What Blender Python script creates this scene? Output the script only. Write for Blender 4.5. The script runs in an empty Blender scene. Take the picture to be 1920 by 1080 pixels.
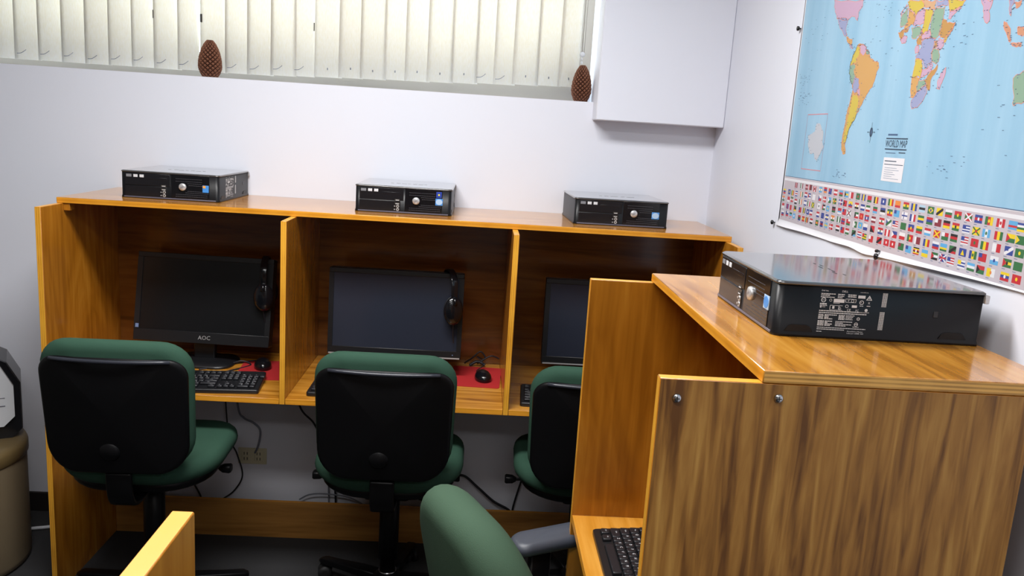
import bpy, bmesh, math, random, mathutils.geometry, mathutils
from mathutils import Vector, Matrix, Euler
random.seed(7)
SC = bpy.context.scene
COL = SC.collection
PI = math.pi

# ------------------------------------------------------------------ materials
def srgb(r, g, b):
    f = lambda c: (c/255/12.92) if c/255 <= .04045 else ((c/255+.055)/1.055)**2.4
    return (f(r), f(g), f(b), 1)

def mat(name, col, rough=.5, metal=0, spec=.5, bump=None, coat=0):
    m = bpy.data.materials.new(name); m.use_nodes = True
    nt = m.node_tree; b = nt.nodes['Principled BSDF']
    b.inputs['Base Color'].default_value = col
    b.inputs['Roughness'].default_value = rough
    b.inputs['Metallic'].default_value = metal
    b.inputs['Specular IOR Level'].default_value = spec
    if coat:
        b.inputs['Coat Weight'].default_value = coat; b.inputs['Coat Roughness'].default_value = .12
    if bump:
        sc, st, dist = bump
        tc = nt.nodes.new('ShaderNodeTexCoord'); n = nt.nodes.new('ShaderNodeTexNoise')
        n.inputs['Scale'].default_value = sc; n.inputs['Detail'].default_value = 3
        bp = nt.nodes.new('ShaderNodeBump'); bp.inputs['Strength'].default_value = st; bp.inputs['Distance'].default_value = dist
        nt.links.new(tc.outputs['Object'], n.inputs['Vector']); nt.links.new(n.outputs['Fac'], bp.inputs['Height'])
        nt.links.new(bp.outputs['Normal'], b.inputs['Normal'])
    return m

def wood(name, grain, c0, c1, c2, rough=.25, coat=.3, fine=60, big=7, contrast=1.0, off=0., rings=5, fs=.06, gs=.14, fc=.6):
    """varnished veneer; grain: axis index along which the grain runs"""
    m = bpy.data.materials.new(name); m.use_nodes = True
    nt = m.node_tree; N = nt.nodes.new; L = nt.links.new
    b = nt.nodes['Principled BSDF']
    tc = N('ShaderNodeTexCoord')
    mp = N('ShaderNodeMapping'); s = [1, 1, 1]; s[grain] = gs
    mp.inputs['Scale'].default_value = s; mp.inputs['Location'].default_value = (off, off*.7, off*.3)
    L(tc.outputs['Object'], mp.inputs['Vector'])
    n0 = N('ShaderNodeTexNoise'); n0.inputs['Scale'].default_value = big; n0.inputs['Detail'].default_value = 3; n0.inputs['Distortion'].default_value = .8
    L(mp.outputs['Vector'], n0.inputs['Vector'])
    # cathedral rings: contour lines of the broad noise
    mm = N('ShaderNodeMath'); mm.operation = 'MULTIPLY'; mm.inputs[1].default_value = rings
    L(n0.outputs['Fac'], mm.inputs[0])
    fr = N('ShaderNodeMath'); fr.operation = 'PINGPONG'; fr.inputs[1].default_value = .5
    L(mm.outputs[0], fr.inputs[0])
    mp2 = N('ShaderNodeMapping'); s2 = [1, 1, 1]; s2[grain] = fs
    mp2.inputs['Scale'].default_value = s2
    L(tc.outputs['Object'], mp2.inputs['Vector'])
    n1 = N('ShaderNodeTexNoise'); n1.inputs['Scale'].default_value = fine; n1.inputs['Detail'].default_value = 5; n1.inputs['Distortion'].default_value = .6
    L(mp2.outputs['Vector'], n1.inputs['Vector'])
    a = N('ShaderNodeMath'); a.operation = 'MULTIPLY_ADD'; a.inputs[1].default_value = .5*contrast; 
    L(fr.outputs[0], a.inputs[0]); 
    a2 = N('ShaderNodeMath'); a2.operation = 'MULTIPLY_ADD'; a2.inputs[1].default_value = fc; 
    L(n1.outputs['Fac'], a2.inputs[0]); a2.inputs[2].default_value = .38-fc*.5
    L(a2.outputs[0], a.inputs[2])
    cr = N('ShaderNodeValToRGB'); e = cr.color_ramp.elements
    e[0].position = .25; e[0].color = c0; e[1].position = .85; e[1].color = c2
    em = e.new(.52); em.color = c1
    L(a.outputs[0], cr.inputs['Fac']); L(cr.outputs['Color'], b.inputs['Base Color'])
    b.inputs['Roughness'].default_value = rough
    if coat:
        b.inputs['Coat Weight'].default_value = coat; b.inputs['Coat Roughness'].default_value = .1
    return m

def plyedge(name, axis, c0, c1, period=.0062, rough=.35):
    m = bpy.data.materials.new(name); m.use_nodes = True
    nt = m.node_tree; N = nt.nodes.new; L = nt.links.new
    b = nt.nodes['Principled BSDF']
    tc = N('ShaderNodeTexCoord'); sp = N('ShaderNodeSeparateXYZ'); L(tc.outputs['Object'], sp.inputs[0])
    n = N('ShaderNodeTexNoise'); n.inputs['Scale'].default_value = 9; n.inputs['Detail'].default_value = 4
    L(tc.outputs['Object'], n.inputs['Vector'])
    d = N('ShaderNodeMath'); d.operation = 'MULTIPLY'; d.inputs[1].default_value = 1/period
    L(sp.outputs[axis], d.inputs[0])
    p = N('ShaderNodeMath'); p.operation = 'PINGPONG'; p.inputs[1].default_value = .5; L(d.outputs[0], p.inputs[0])
    q = N('ShaderNodeMath'); q.operation = 'ADD'; L(p.outputs[0], q.inputs[0])
    ns = N('ShaderNodeMath'); ns.operation = 'MULTIPLY_ADD'; ns.inputs[1].default_value = .9; ns.inputs[2].default_value = -.25; L(n.outputs['Fac'], ns.inputs[0])
    L(ns.outputs[0], q.inputs[1])
    cr = N('ShaderNodeValToRGB'); e = cr.color_ramp.elements
    e[0].position = .12; e[0].color = c0; e[1].position = .55; e[1].color = c1
    L(q.outputs[0], cr.inputs['Fac']); L(cr.outputs['Color'], b.inputs['Base Color'])
    b.inputs['Roughness'].default_value = rough
    return m

W0, W1, W2 = srgb(140, 84, 18), srgb(174, 110, 28), srgb(200, 136, 46)
M = {}
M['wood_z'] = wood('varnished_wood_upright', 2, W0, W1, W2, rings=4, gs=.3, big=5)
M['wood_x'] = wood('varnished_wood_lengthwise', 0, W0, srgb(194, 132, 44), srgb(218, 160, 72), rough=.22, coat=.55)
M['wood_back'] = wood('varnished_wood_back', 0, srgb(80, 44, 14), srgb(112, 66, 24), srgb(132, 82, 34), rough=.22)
M['wood_raw'] = wood('olive_plywood_face', 2, srgb(96, 58, 14), srgb(152, 106, 44), srgb(186, 142, 70), rough=.5, coat=0, fine=60, big=9, contrast=.7, off=3.3, rings=3.2, fs=.07, gs=.2, fc=1.25)
M['wood_board'] = wood('plain_board', 0, srgb(130, 88, 36), srgb(160, 112, 52), srgb(176, 128, 62), rough=.5, coat=0)
E0, E1 = srgb(190, 124, 30), srgb(230, 168, 54)
M['edge_x'] = plyedge('plywood_edge_upright', 0, E0, E1)
M['edge_z'] = plyedge('plywood_edge_flat', 2, srgb(150, 104, 40), srgb(216, 166, 84))
M['edge_plain'] = plyedge('varnished_edge', 2, srgb(196, 126, 24), srgb(222, 152, 44), period=.02)
M['wall'] = mat('white_wall_paint', srgb(224, 227, 238), .55, bump=(60, .08, .002))
M['ceiling'] = mat('darkened_ceiling', srgb(190, 190, 188), .8)  # unseen ceiling, greyed to lower the bounce light
M['wallfar'] = mat('darkened_unseen_wall', srgb(150, 146, 140), .7)  # unseen walls, colour darkened so less light bounces into the bays
M['carpet'] = mat('dark_carpet', srgb(44, 44, 46), .95, bump=(400, .6, .004))
M['baseboard'] = mat('black_baseboard', srgb(34, 30, 30), .5)
M['black'] = mat('black_plastic', srgb(21, 22, 25), .38)
M['blackgloss'] = mat('black_gloss', srgb(16, 17, 21), .16)
M['chairblack'] = mat('chair_black_plastic', srgb(10, 10, 12), .42, spec=.2)
M['lip'] = mat('black_lip_highlight', srgb(44, 46, 54), .3)  # black plastic greyed, the lip's highlight is painted into its colour
M['rubber'] = mat('black_rubber', srgb(20, 20, 22), .6)
M['armpad'] = mat('charcoal_armpad', srgb(62, 66, 76), .45)
M['cord'] = mat('black_cord', srgb(20, 22, 32), .5)
M['greycord'] = mat('grey_cord', srgb(120, 124, 136), .5)
M['green'] = mat('green_fabric', srgb(45, 74, 60), .85, spec=.2, bump=(700, .35, .0015))
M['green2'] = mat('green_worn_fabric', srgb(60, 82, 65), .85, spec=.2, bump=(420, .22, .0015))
M['screen'] = mat('screen_room_reflection', srgb(42, 46, 58), .2)  # dark screen with the room's reflection mixed into its blue-grey colour
M['screen_dark'] = mat('screen_black', srgb(14, 15, 18), .3)
M['pctop'] = mat('dark_metal_lid', srgb(66, 68, 72), .1, spec=.8, coat=.8)
M['pcblack'] = mat('computer_black', srgb(13, 14, 18), .38, spec=.3)
M['pcpanel'] = mat('computer_panel', srgb(24, 24, 28), .22)
M['silver'] = mat('silver_plastic', srgb(196, 196, 198), .3, metal=.5)
M['chrome'] = mat('chrome', srgb(190, 192, 196), .2, metal=1)
M['trimgrey'] = mat('lilac_grey_trim', srgb(92, 90, 104), .35)
M['print'] = mat('white_print', srgb(206, 208, 212), .6)
M['printdim'] = mat('grey_print', srgb(120, 122, 128), .6)
M['ventgrey'] = mat('vent_grey', srgb(74, 74, 80), .5)
M['stickerblue'] = mat('sticker_blue', srgb(70, 140, 215), .35)
M['stickernavy'] = mat('sticker_navy', srgb(40, 62, 150), .35)
M['stickergrey'] = mat('sticker_pale', srgb(170, 196, 224), .3)
M['stickerorange'] = mat('sticker_orange', srgb(226, 160, 70), .35)
M['yellow'] = mat('sticker_yellow', srgb(236, 214, 60), .4)
M['red'] = mat('red_mat_fabric', srgb(168, 26, 30), .8, bump=(500, .3, .001))
M['palegrey'] = mat('pale_grey_plastic', srgb(206, 210, 216), .4)
M['drum'] = mat('brown_drum', srgb(104, 92, 72), .5)
M['drumlid'] = mat('brown_drum_lid', srgb(98, 82, 52), .4)
M['ivory'] = mat('ivory_plate', srgb(206, 200, 170), .45)
M['slot'] = mat('socket_slot', srgb(50, 46, 40), .6)
M['alu'] = mat('grey_window_frame', srgb(166, 160, 152), .45, metal=.2)
M['cone'] = mat('cone_brown', srgb(118, 74, 52), .7, bump=(300, .4, .002))
M['conedark'] = mat('cone_core', srgb(60, 30, 18), .8)
M['key'] = mat('key_black', srgb(26, 27, 32), .42)
M['amber'] = mat('amber_led', srgb(110, 130, 170), .4)

def slat_material():
    m = bpy.data.materials.new('cream_blind_fabric'); m.use_nodes = True
    nt = m.node_tree; nt.nodes.clear(); N = nt.nodes.new; L = nt.links.new
    o = N('ShaderNodeOutputMaterial'); mx = N('ShaderNodeMixShader'); d = N('ShaderNodeBsdfDiffuse'); t = N('ShaderNodeBsdfTranslucent')
    tc = N('ShaderNodeTexCoord'); mp = N('ShaderNodeMapping'); mp.inputs['Scale'].default_value = (300, 300, 60); n = N('ShaderNodeTexNoise'); n.inputs['Scale'].default_value = 1
    cr = N('ShaderNodeValToRGB'); e = cr.color_ramp.elements
    e[0].color = srgb(237, 233, 220); e[1].color = srgb(241, 239, 233); e[0].position = .3; e[1].position = .7
    L(tc.outputs['Object'], mp.inputs['Vector']); L(mp.outputs['Vector'], n.inputs['Vector']); L(n.outputs['Fac'], cr.inputs['Fac'])
    L(cr.outputs['Color'], d.inputs['Color']); L(cr.outputs['Color'], t.inputs['Color'])
    mx.inputs[0].default_value = .32; L(d.outputs[0], mx.inputs[1]); L(t.outputs[0], mx.inputs[2]); L(mx.outputs[0], o.inputs[0])
    return m
M['slat'] = slat_material()

def glass_material():
    m = bpy.data.materials.new('window_glass'); m.use_nodes = True
    nt = m.node_tree; nt.nodes.clear(); N = nt.nodes.new; L = nt.links.new
    o = N('ShaderNodeOutputMaterial'); mx = N('ShaderNodeMixShader'); t = N('ShaderNodeBsdfTransparent'); g = N('ShaderNodeBsdfGlossy')
    g.inputs['Roughness'].default_value = .02; t.inputs['Color'].default_value = (.92, .95, .96, 1)
    mx.inputs[0].default_value = .07; L(t.outputs[0], mx.inputs[1]); L(g.outputs[0], mx.inputs[2]); L(mx.outputs[0], o.inputs[0])
    return m
M['glass'] = glass_material()

def emit_material(name, col, s):
    m = bpy.data.materials.new(name); m.use_nodes = True
    b = m.node_tree.nodes['Principled BSDF']; b.inputs['Emission Color'].default_value = col; b.inputs['Emission Strength'].default_value = s
    return m
M['tube'] = emit_material('light_diffuser', (1, .98, .95, 1), 6)

# map inks
INK = {'R': (182, 40, 50), 'W': (215, 215, 219), 'B': (48, 66, 139), 'G': (48, 104, 61), 'Y': (219, 191, 37), 'K': (31, 29, 33),
       'S': (89, 159, 206), 'O': (213, 128, 57), 'M': (126, 44, 57), 'L': (163, 191, 210), 'P': (197, 139, 146)}
LINK = {'O': (193, 148, 85), 'Y': (191, 171, 65), 'P': (184, 152, 178), 'G': (128, 158, 137), 'V': (141, 148, 184), 'T': (193, 154, 117),
        'D': (176, 133, 72), 'U': (191, 135, 104), 'A': (180, 184, 193)}

# ------------------------------------------------------------------ mesh kit
class B:
    def __init__(s, *mats):
        s.bm = bmesh.new(); s.mats = [M[x] if isinstance(x, str) else x for x in mats]
    def _tag(s, faces, mi, smooth=False):
        for f in faces: f.material_index = mi; f.smooth = smooth
    def box(s, x0, x1, y0, y1, z0, z1, bev=0, mi=0, seg=2, mx=None, my=None, mz=None, xf=None):
        bm = s.bm
        vs = [bm.verts.new((x, y, z)) for z in (z0, z1) for y in (y0, y1) for x in (x0, x1)]
        Q = [((0, 2, 3, 1), mz), ((4, 5, 7, 6), mz), ((0, 1, 5, 4), my), ((2, 6, 7, 3), my), ((0, 4, 6, 2), mx), ((1, 3, 7, 5), mx)]
        fs = []
        for q, m_ in Q:
            f = bm.faces.new([vs[i] for i in q]); f.material_index = mi if m_ is None else m_; fs.append(f)
        allv = list(vs)
        if bev:
            es = list({e for f in fs for e in f.edges})
            r = bmesh.ops.bevel(bm, geom=es, offset=bev, segments=seg, affect='EDGES', profile=.5)
            allv = list({v for f in fs if f.is_valid for v in f.verts} | {v for v in r['verts']})
            for f in r['faces']: f.smooth = True
        if xf is not None: bmesh.ops.transform(bm, matrix=xf, verts=[v for v in allv if v.is_valid])
        return s
    def loft(s, rings, mi=0, cap=True, smooth=True, closed=True):
        bm = s.bm; R_ = [[bm.verts.new(p) for p in r] for r in rings]; n = len(rings[0])
        for a, b in zip(R_[:-1], R_[1:]):
            for i in range(n if closed else n-1):
                j = (i+1) % n
                f = bm.faces.new((a[i], a[j], b[j], b[i])); f.material_index = mi; f.smooth = smooth
        if cap:
            for r, rev in ((R_[0], True), (R_[-1], False)):
                f = bm.faces.new(list(reversed(r)) if rev else r); f.material_index = mi; f.smooth = False
        return s
    def tube(s, pts, r, mi=0, n=8, cap=True, smooth_path=True):
        P = [Vector(p) for p in pts]
        if smooth_path and len(P) > 2: P = catmull(P)
        rs = r if isinstance(r, (list, tuple)) else None
        rings = []; up = None
        for i, p in enumerate(P):
            t = (P[min(i+1, len(P)-1)]-P[max(i-1, 0)]).normalized()
            if up is None:
                up = Vector((0, 0, 1)) if abs(t.z) < .9 else Vector((1, 0, 0))
            a = t.cross(up).normalized(); up = a.cross(t).normalized()
            rr_ = r if rs is None else rs[0]+(rs[1]-rs[0])*i/(len(P)-1)
            rings.append([p+(a*math.cos(q*2*PI/n)+up*math.sin(q*2*PI/n))*rr_ for q in range(n)])
        return s.loft(rings, mi, cap)
    def lathe(s, prof, n=24, mi=0, o=(0, 0, 0), axis='z', cap=True):
        rings = []
        for r, h in prof:
            ring = []
            for i in range(n):
                a = 2*PI*i/n; c, q = r*math.cos(a), r*math.sin(a)
                p = (c, q, h) if axis == 'z' else ((c, h, -q) if axis == 'y' else (h, c, q))
                ring.append((o[0]+p[0], o[1]+p[1], o[2]+p[2]))
            rings.append(ring)
        return s.loft(rings, mi, cap)
    def poly(s, pts, mi=0):
        f = s.bm.faces.new([s.bm.verts.new(p) for p in pts]); f.material_index = mi; return f
    def ellipsoid(s, c, r, mi=0, u=18, v=12, xf=None):
        res = bmesh.ops.create_uvsphere(s.bm, u_segments=u, v_segments=v, radius=1)
        m_ = Matrix.Translation(c) @ (xf or Matrix.Identity(4)) @ Matrix.Diagonal((*r, 1))
        bmesh.ops.transform(s.bm, matrix=m_, verts=res['verts'])
        for f in {f for q in res['verts'] for f in q.link_faces}: f.material_index = mi; f.smooth = True
        return s
    def mesh(s, me, xf, mi=0):
        n0 = len(s.bm.faces); s.bm.from_mesh(me)
        s.bm.verts.ensure_lookup_table(); s.bm.faces.ensure_lookup_table()
        fs = s.bm.faces[n0:]; vs = list({v for f in fs for v in f.verts})
        bmesh.ops.transform(s.bm, matrix=xf, verts=vs)
        for f in fs: f.material_index = mi; f.smooth = False
        return s
    def obj(s, name, parent=None, norm=True):
        if norm: bmesh.ops.recalc_face_normals(s.bm, faces=s.bm.faces)
        me = bpy.data.meshes.new(name); s.bm.to_mesh(me); s.bm.free()
        for m_ in s.mats: me.materials.append(m_)
        o = bpy.data.objects.new(name, me); COL.objects.link(o)
        if parent is not None: o.parent = parent
        return o

def catmull(P, k=8):
    out = []
    for i in range(len(P)-1):
        p0, p1, p2, p3 = P[max(i-1, 0)], P[i], P[i+1], P[min(i+2, len(P)-1)]
        for j in range(k):
            t = j/k
            out.append(.5*((2*p1)+(-p0+p2)*t+(2*p0-5*p1+4*p2-p3)*t*t+(-p0+3*p1-3*p2+p3)*t**3))
    out.append(P[-1]); return out

def rrect(w, h, r, n=6, rb=None):
    """rounded rectangle outline, centred; r top radius, rb bottom radius"""
    rb = r if rb is None else rb; pts = []
    for cx, cy, a0, q in ((w/2-r, h/2-r, 0, r), (-w/2+r, h/2-r, PI/2, r), (-w/2+rb, -h/2+rb, PI, rb), (w/2-rb, -h/2+rb, 1.5*PI, rb)):
        for i in range(n+1):
            a = a0+PI/2*i/n; pts.append((cx+q*math.cos(a), cy+q*math.sin(a)))
    return pts

def pad(b, w, h, t, r, edge, mp, rb=None, mi=0, dome=0., k=5, n=7):
    """pillow shaped slab: rounded outline w x h, thickness t; mp maps (u, v, depth) to a point"""
    rings = []
    S = []
    for i in range(4): S.append((.15+.85*(i/4)**.6, -1))        # rear face rings (scale)
    ins = [(1-math.sin(PI/2*(1-abs(q)))) for q in [-1+2*i/(2*k) for i in range(2*k+1)]]
    base = rrect(w, h, r, n, rb)
    def ring(inset, dep, sc=1.):
        fx, fy = (w-2*inset)/w*sc, (h-2*inset)/h*sc
        return [mp(x*fx, y*fy, dep) for x, y in base]
    for sc in (.05, .3, .6, .85): rings.append(ring(edge, -t/2-dome*(1-sc*sc), sc))
    for i in range(2*k+1):
        a = -PI/2+PI*i/(2*k)
        rings.append(ring(edge*(1-math.cos(a)), t/2*math.sin(a)))
    for sc in (.85, .6, .3, .05): rings.append(ring(edge, t/2+dome*(1-sc*sc), sc))
    b.loft(rings, mi)
    return b

_txt = {}
def text_mesh(s, size=1., align='CENTER'):
    k = (s, align)
    if k not in _txt:
        c = bpy.data.curves.new('lettering', 'FONT'); c.body = s; c.align_x = align; c.align_y = 'CENTER'; c.resolution_u = 2
        o = bpy.data.objects.new('lettering', c); COL.objects.link(o)
        dg = bpy.context.evaluated_depsgraph_get(); dg.update()
        me = bpy.data.meshes.new_from_object(o.evaluated_get(dg))
        bpy.data.objects.remove(o); bpy.data.curves.remove(c)
        _txt[k] = me
    return _txt[k]

def tag(o, label, cat, group=None, kind=None):
    o['label'] = label; o['category'] = cat
    if group: o['group'] = group
    if kind: o['kind'] = kind
    return o
def thing(name, label, cat, loc=(0, 0, 0), rz=0, group=None):
    o = bpy.data.objects.new(name, None); COL.objects.link(o); o.empty_display_size = .1
    o.location = loc; o.rotation_euler = (0, 0, rz)
    return tag(o, label, cat, group)
def struct(o):
    o['kind'] = 'structure'; return o
def copy_tree(o, parent=None):
    c = o.copy(); COL.objects.link(c)
    if parent is not None: c.parent = parent
    for ch in list(o.children): copy_tree(ch, c)
    return c
LAND = [('O',[(-1136,1911),(-1158,1912),(-1179,1907),(-1190,1896),(-1206,1890),(-1214,1876),(-1239,1866),(-1261,1861),(-1266,1851),(-1257,1841),(-1253,1822),(-1246,1808),(-1226,1794),(-1211,1781),(-1198,1765),(-1182,1744),(-1164,1725),(-1151,1704),(-1145,1684),(-1143,1670),(-1151,1652),(-1140,1650),(-1126,1662),(-1122,1683),(-1125,1708),(-1127,1739),(-1132,1763),(-1139,1791),(-1145,1808),(-1123,1829),(-1110,1847),(-1110,1868),(-1119,1891)]),('Y',[(-1136,1911),(-1149,1907),(-1154,1891),(-1142,1879),(-1141,1870),(-1118,1867),(-1110,1868),(-1119,1891)]),('P',[(-1147,1911),(-1178,1908),(-1190,1896),(-1175,1884),(-1157,1894)]),('G',[(-1185,1898),(-1206,1890),(-1205,1882),(-1193,1884)]),('G',[(-1110,1868),(-1129,1871),(-1144,1862),(-1135,1854),(-1141,1845),(-1151,1838),(-1148,1824),(-1138,1818),(-1123,1829),(-1110,1847)]),('V',[(-1148,1838),(-1168,1833),(-1178,1816),(-1171,1800),(-1157,1797),(-1144,1808),(-1141,1821)]),('P',[(-1169,1806),(-1180,1808),(-1187,1792),(-1183,1787),(-1172,1798)]),('Y',[(-1149,1797),(-1170,1793),(-1185,1782),(-1185,1769),(-1182,1744),(-1164,1725),(-1151,1704),(-1145,1684),(-1135,1676),(-1127,1683),(-1133,1708),(-1137,1736),(-1143,1767)]),('G',[(-1183,1762),(-1195,1762),(-1194,1754),(-1183,1752)]),('P',[(-962,2042),(-1135,2017),(-1136,2003),(-1116,1992),(-1118,1971),(-1109,1976),(-1098,1984),(-1073,1984),(-1062,1980),(-992,1992),(-975,2011)]),('V',[(-992,1994),(-1062,1981),(-1056,1958),(-1069,1944),(-1057,1941),(-1029,1961),(-1005,1982)]),('O',[(-1066,1940),(-1103,1929),(-1103,1917),(-1080,1923)]),('V',[(-1086,1923),(-1094,1918),(-1113,1906),(-1107,1906)]),('Y',[(-1356,1980),(-1364,1983),(-1415,1976),(-1430,1961),(-1407,1953),(-1400,1947),(-1386,1955),(-1367,1965)]),('T',[(-1415,1976),(-1471,1967),(-1475,1948),(-1458,1951),(-1440,1957),(-1428,1962)]),('V',[(-1473,1967),(-1518,1960),(-1519,1950),(-1477,1954)]),('P',[(-1353,1976),(-1359,1971),(-1348,1970),(-1338,1962),(-1336,1953),(-1332,1961)]),('G',[(-1360,1968),(-1369,1938),(-1359,1931),(-1339,1930),(-1336,1947),(-1340,1957)]),('O',[(-1363,1966),(-1387,1953),(-1398,1945),(-1396,1931),(-1381,1929),(-1362,1922),(-1354,1920),(-1358,1929),(-1369,1938)]),('P',[(-1400,1946),(-1407,1953),(-1431,1956),(-1439,1944),(-1436,1927),(-1424,1924),(-1402,1925),(-1394,1928),(-1397,1935)]),('Y',[(-1436,1955),(-1467,1948),(-1463,1935),(-1459,1918),(-1458,1910),(-1447,1903),(-1436,1905),(-1435,1915),(-1438,1926)]),('G',[(-1471,1946),(-1476,1953),(-1510,1949),(-1510,1937),(-1510,1925),(-1506,1911),(-1503,1895),(-1492,1890),(-1477,1893),(-1467,1907),(-1465,1926)]),('Y',[(-1556,1914),(-1553,1907),(-1543,1894),(-1531,1879),(-1525,1879),(-1528,1888),(-1541,1897)]),('D',[(-1509,1926),(-1522,1923),(-1527,1916),(-1556,1914),(-1548,1898),(-1537,1891),(-1528,1888),(-1510,1891),(-1504,1896)]),('Y',[(-1518,1960),(-1580,1951),(-1568,1941),(-1548,1936),(-1529,1938)]),('P',[(-1529,1937),(-1561,1942),(-1569,1938),(-1546,1930),(-1537,1922),(-1529,1925)]),('D',[(-1333,1919),(-1362,1922),(-1381,1928),(-1375,1917),(-1357,1917),(-1358,1906),(-1349,1904)]),('P',[(-1348,1901),(-1361,1910),(-1377,1905),(-1373,1895),(-1357,1894)]),('G',[(-1389,1923),(-1423,1922),(-1433,1915),(-1426,1903),(-1410,1898),(-1395,1903)]),('D',[(-1434,1913),(-1439,1901),(-1438,1891),(-1438,1883),(-1423,1886),(-1419,1896),(-1430,1902)]),('P',[(-1436,1904),(-1462,1910),(-1475,1894),(-1450,1894),(-1440,1892)]),('V',[(-1442,1891),(-1454,1894),(-1477,1893),(-1491,1889),(-1489,1875),(-1484,1865),(-1491,1847),(-1478,1842),(-1481,1833),(-1467,1836),(-1455,1850),(-1432,1854),(-1423,1862),(-1432,1870),(-1442,1877)]),('P',[(-1421,1884),(-1433,1880),(-1432,1870),(-1422,1867),(-1416,1878)]),('P',[(-1504,1890),(-1525,1886),(-1527,1874),(-1515,1866),(-1502,1872),(-1503,1880)]),('D',[(-1490,1885),(-1501,1886),(-1501,1874),(-1491,1873)]),('G',[(-1490,1871),(-1511,1867),(-1517,1845),(-1507,1840),(-1491,1847),(-1484,1863)]),('Y',[(-1425,1856),(-1452,1852),(-1457,1841),(-1459,1830),(-1456,1816),(-1421,1819),(-1425,1835)]),('P',[(-1456,1833),(-1480,1834),(-1489,1845),(-1498,1838),(-1495,1826),(-1476,1821),(-1458,1816)]),('D',[(-1495,1828),(-1511,1835),(-1515,1839),(-1515,1827),(-1501,1815),(-1500,1789),(-1492,1790),(-1484,1803),(-1475,1810),(-1485,1820)]),('O',[(-1421,1819),(-1456,1816),(-1449,1811),(-1449,1792),(-1440,1777),(-1429,1777),(-1424,1799)]),('G',[(-1451,1812),(-1471,1811),(-1482,1802),(-1464,1791),(-1450,1787),(-1446,1801)]),('V',[(-1433,1772),(-1450,1787),(-1463,1793),(-1485,1799),(-1491,1786),(-1479,1769),(-1462,1756),(-1440,1754),(-1434,1761)]),('P',[(-1547,1831),(-1549,1822),(-1542,1802),(-1536,1789),(-1526,1791),(-1525,1807),(-1532,1821)]),('P',[(-1630,1944),(-1667,1938),(-1665,1928),(-1660,1919),(-1667,1905),(-1660,1899),(-1648,1909),(-1642,1923),(-1637,1935)]),('U',[(-1710,1896),(-1718,1894),(-1734,1875),(-1740,1862),(-1737,1859),(-1726,1871)]),('U',[(-1740,1857),(-1769,1854),(-1769,1848),(-1746,1852)]),('U',[(-1751,1882),(-1765,1881),(-1775,1871),(-1770,1866),(-1757,1869)]),('V',[(-1715,1931),(-1730,1929),(-1724,1919),(-1727,1903),(-1720,1913)]),('U',[(-1731,1925),(-1750,1926),(-1750,1919),(-1739,1914)]),('G',[(-1763,1797),(-1769,1802),(-1786,1807),(-1803,1809),(-1818,1758),(-1801,1756),(-1788,1755),(-1777,1751),(-1773,1756),(-1774,1768)]),('A',[(-901,1696),(-929,1700),(-946,1707),(-950,1726),(-980,1722),(-999,1708),(-1004,1678),(-1017,1667),(-993,1640),(-983,1628),(-967,1632),(-957,1647),(-928,1646),(-911,1665)])]
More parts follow.
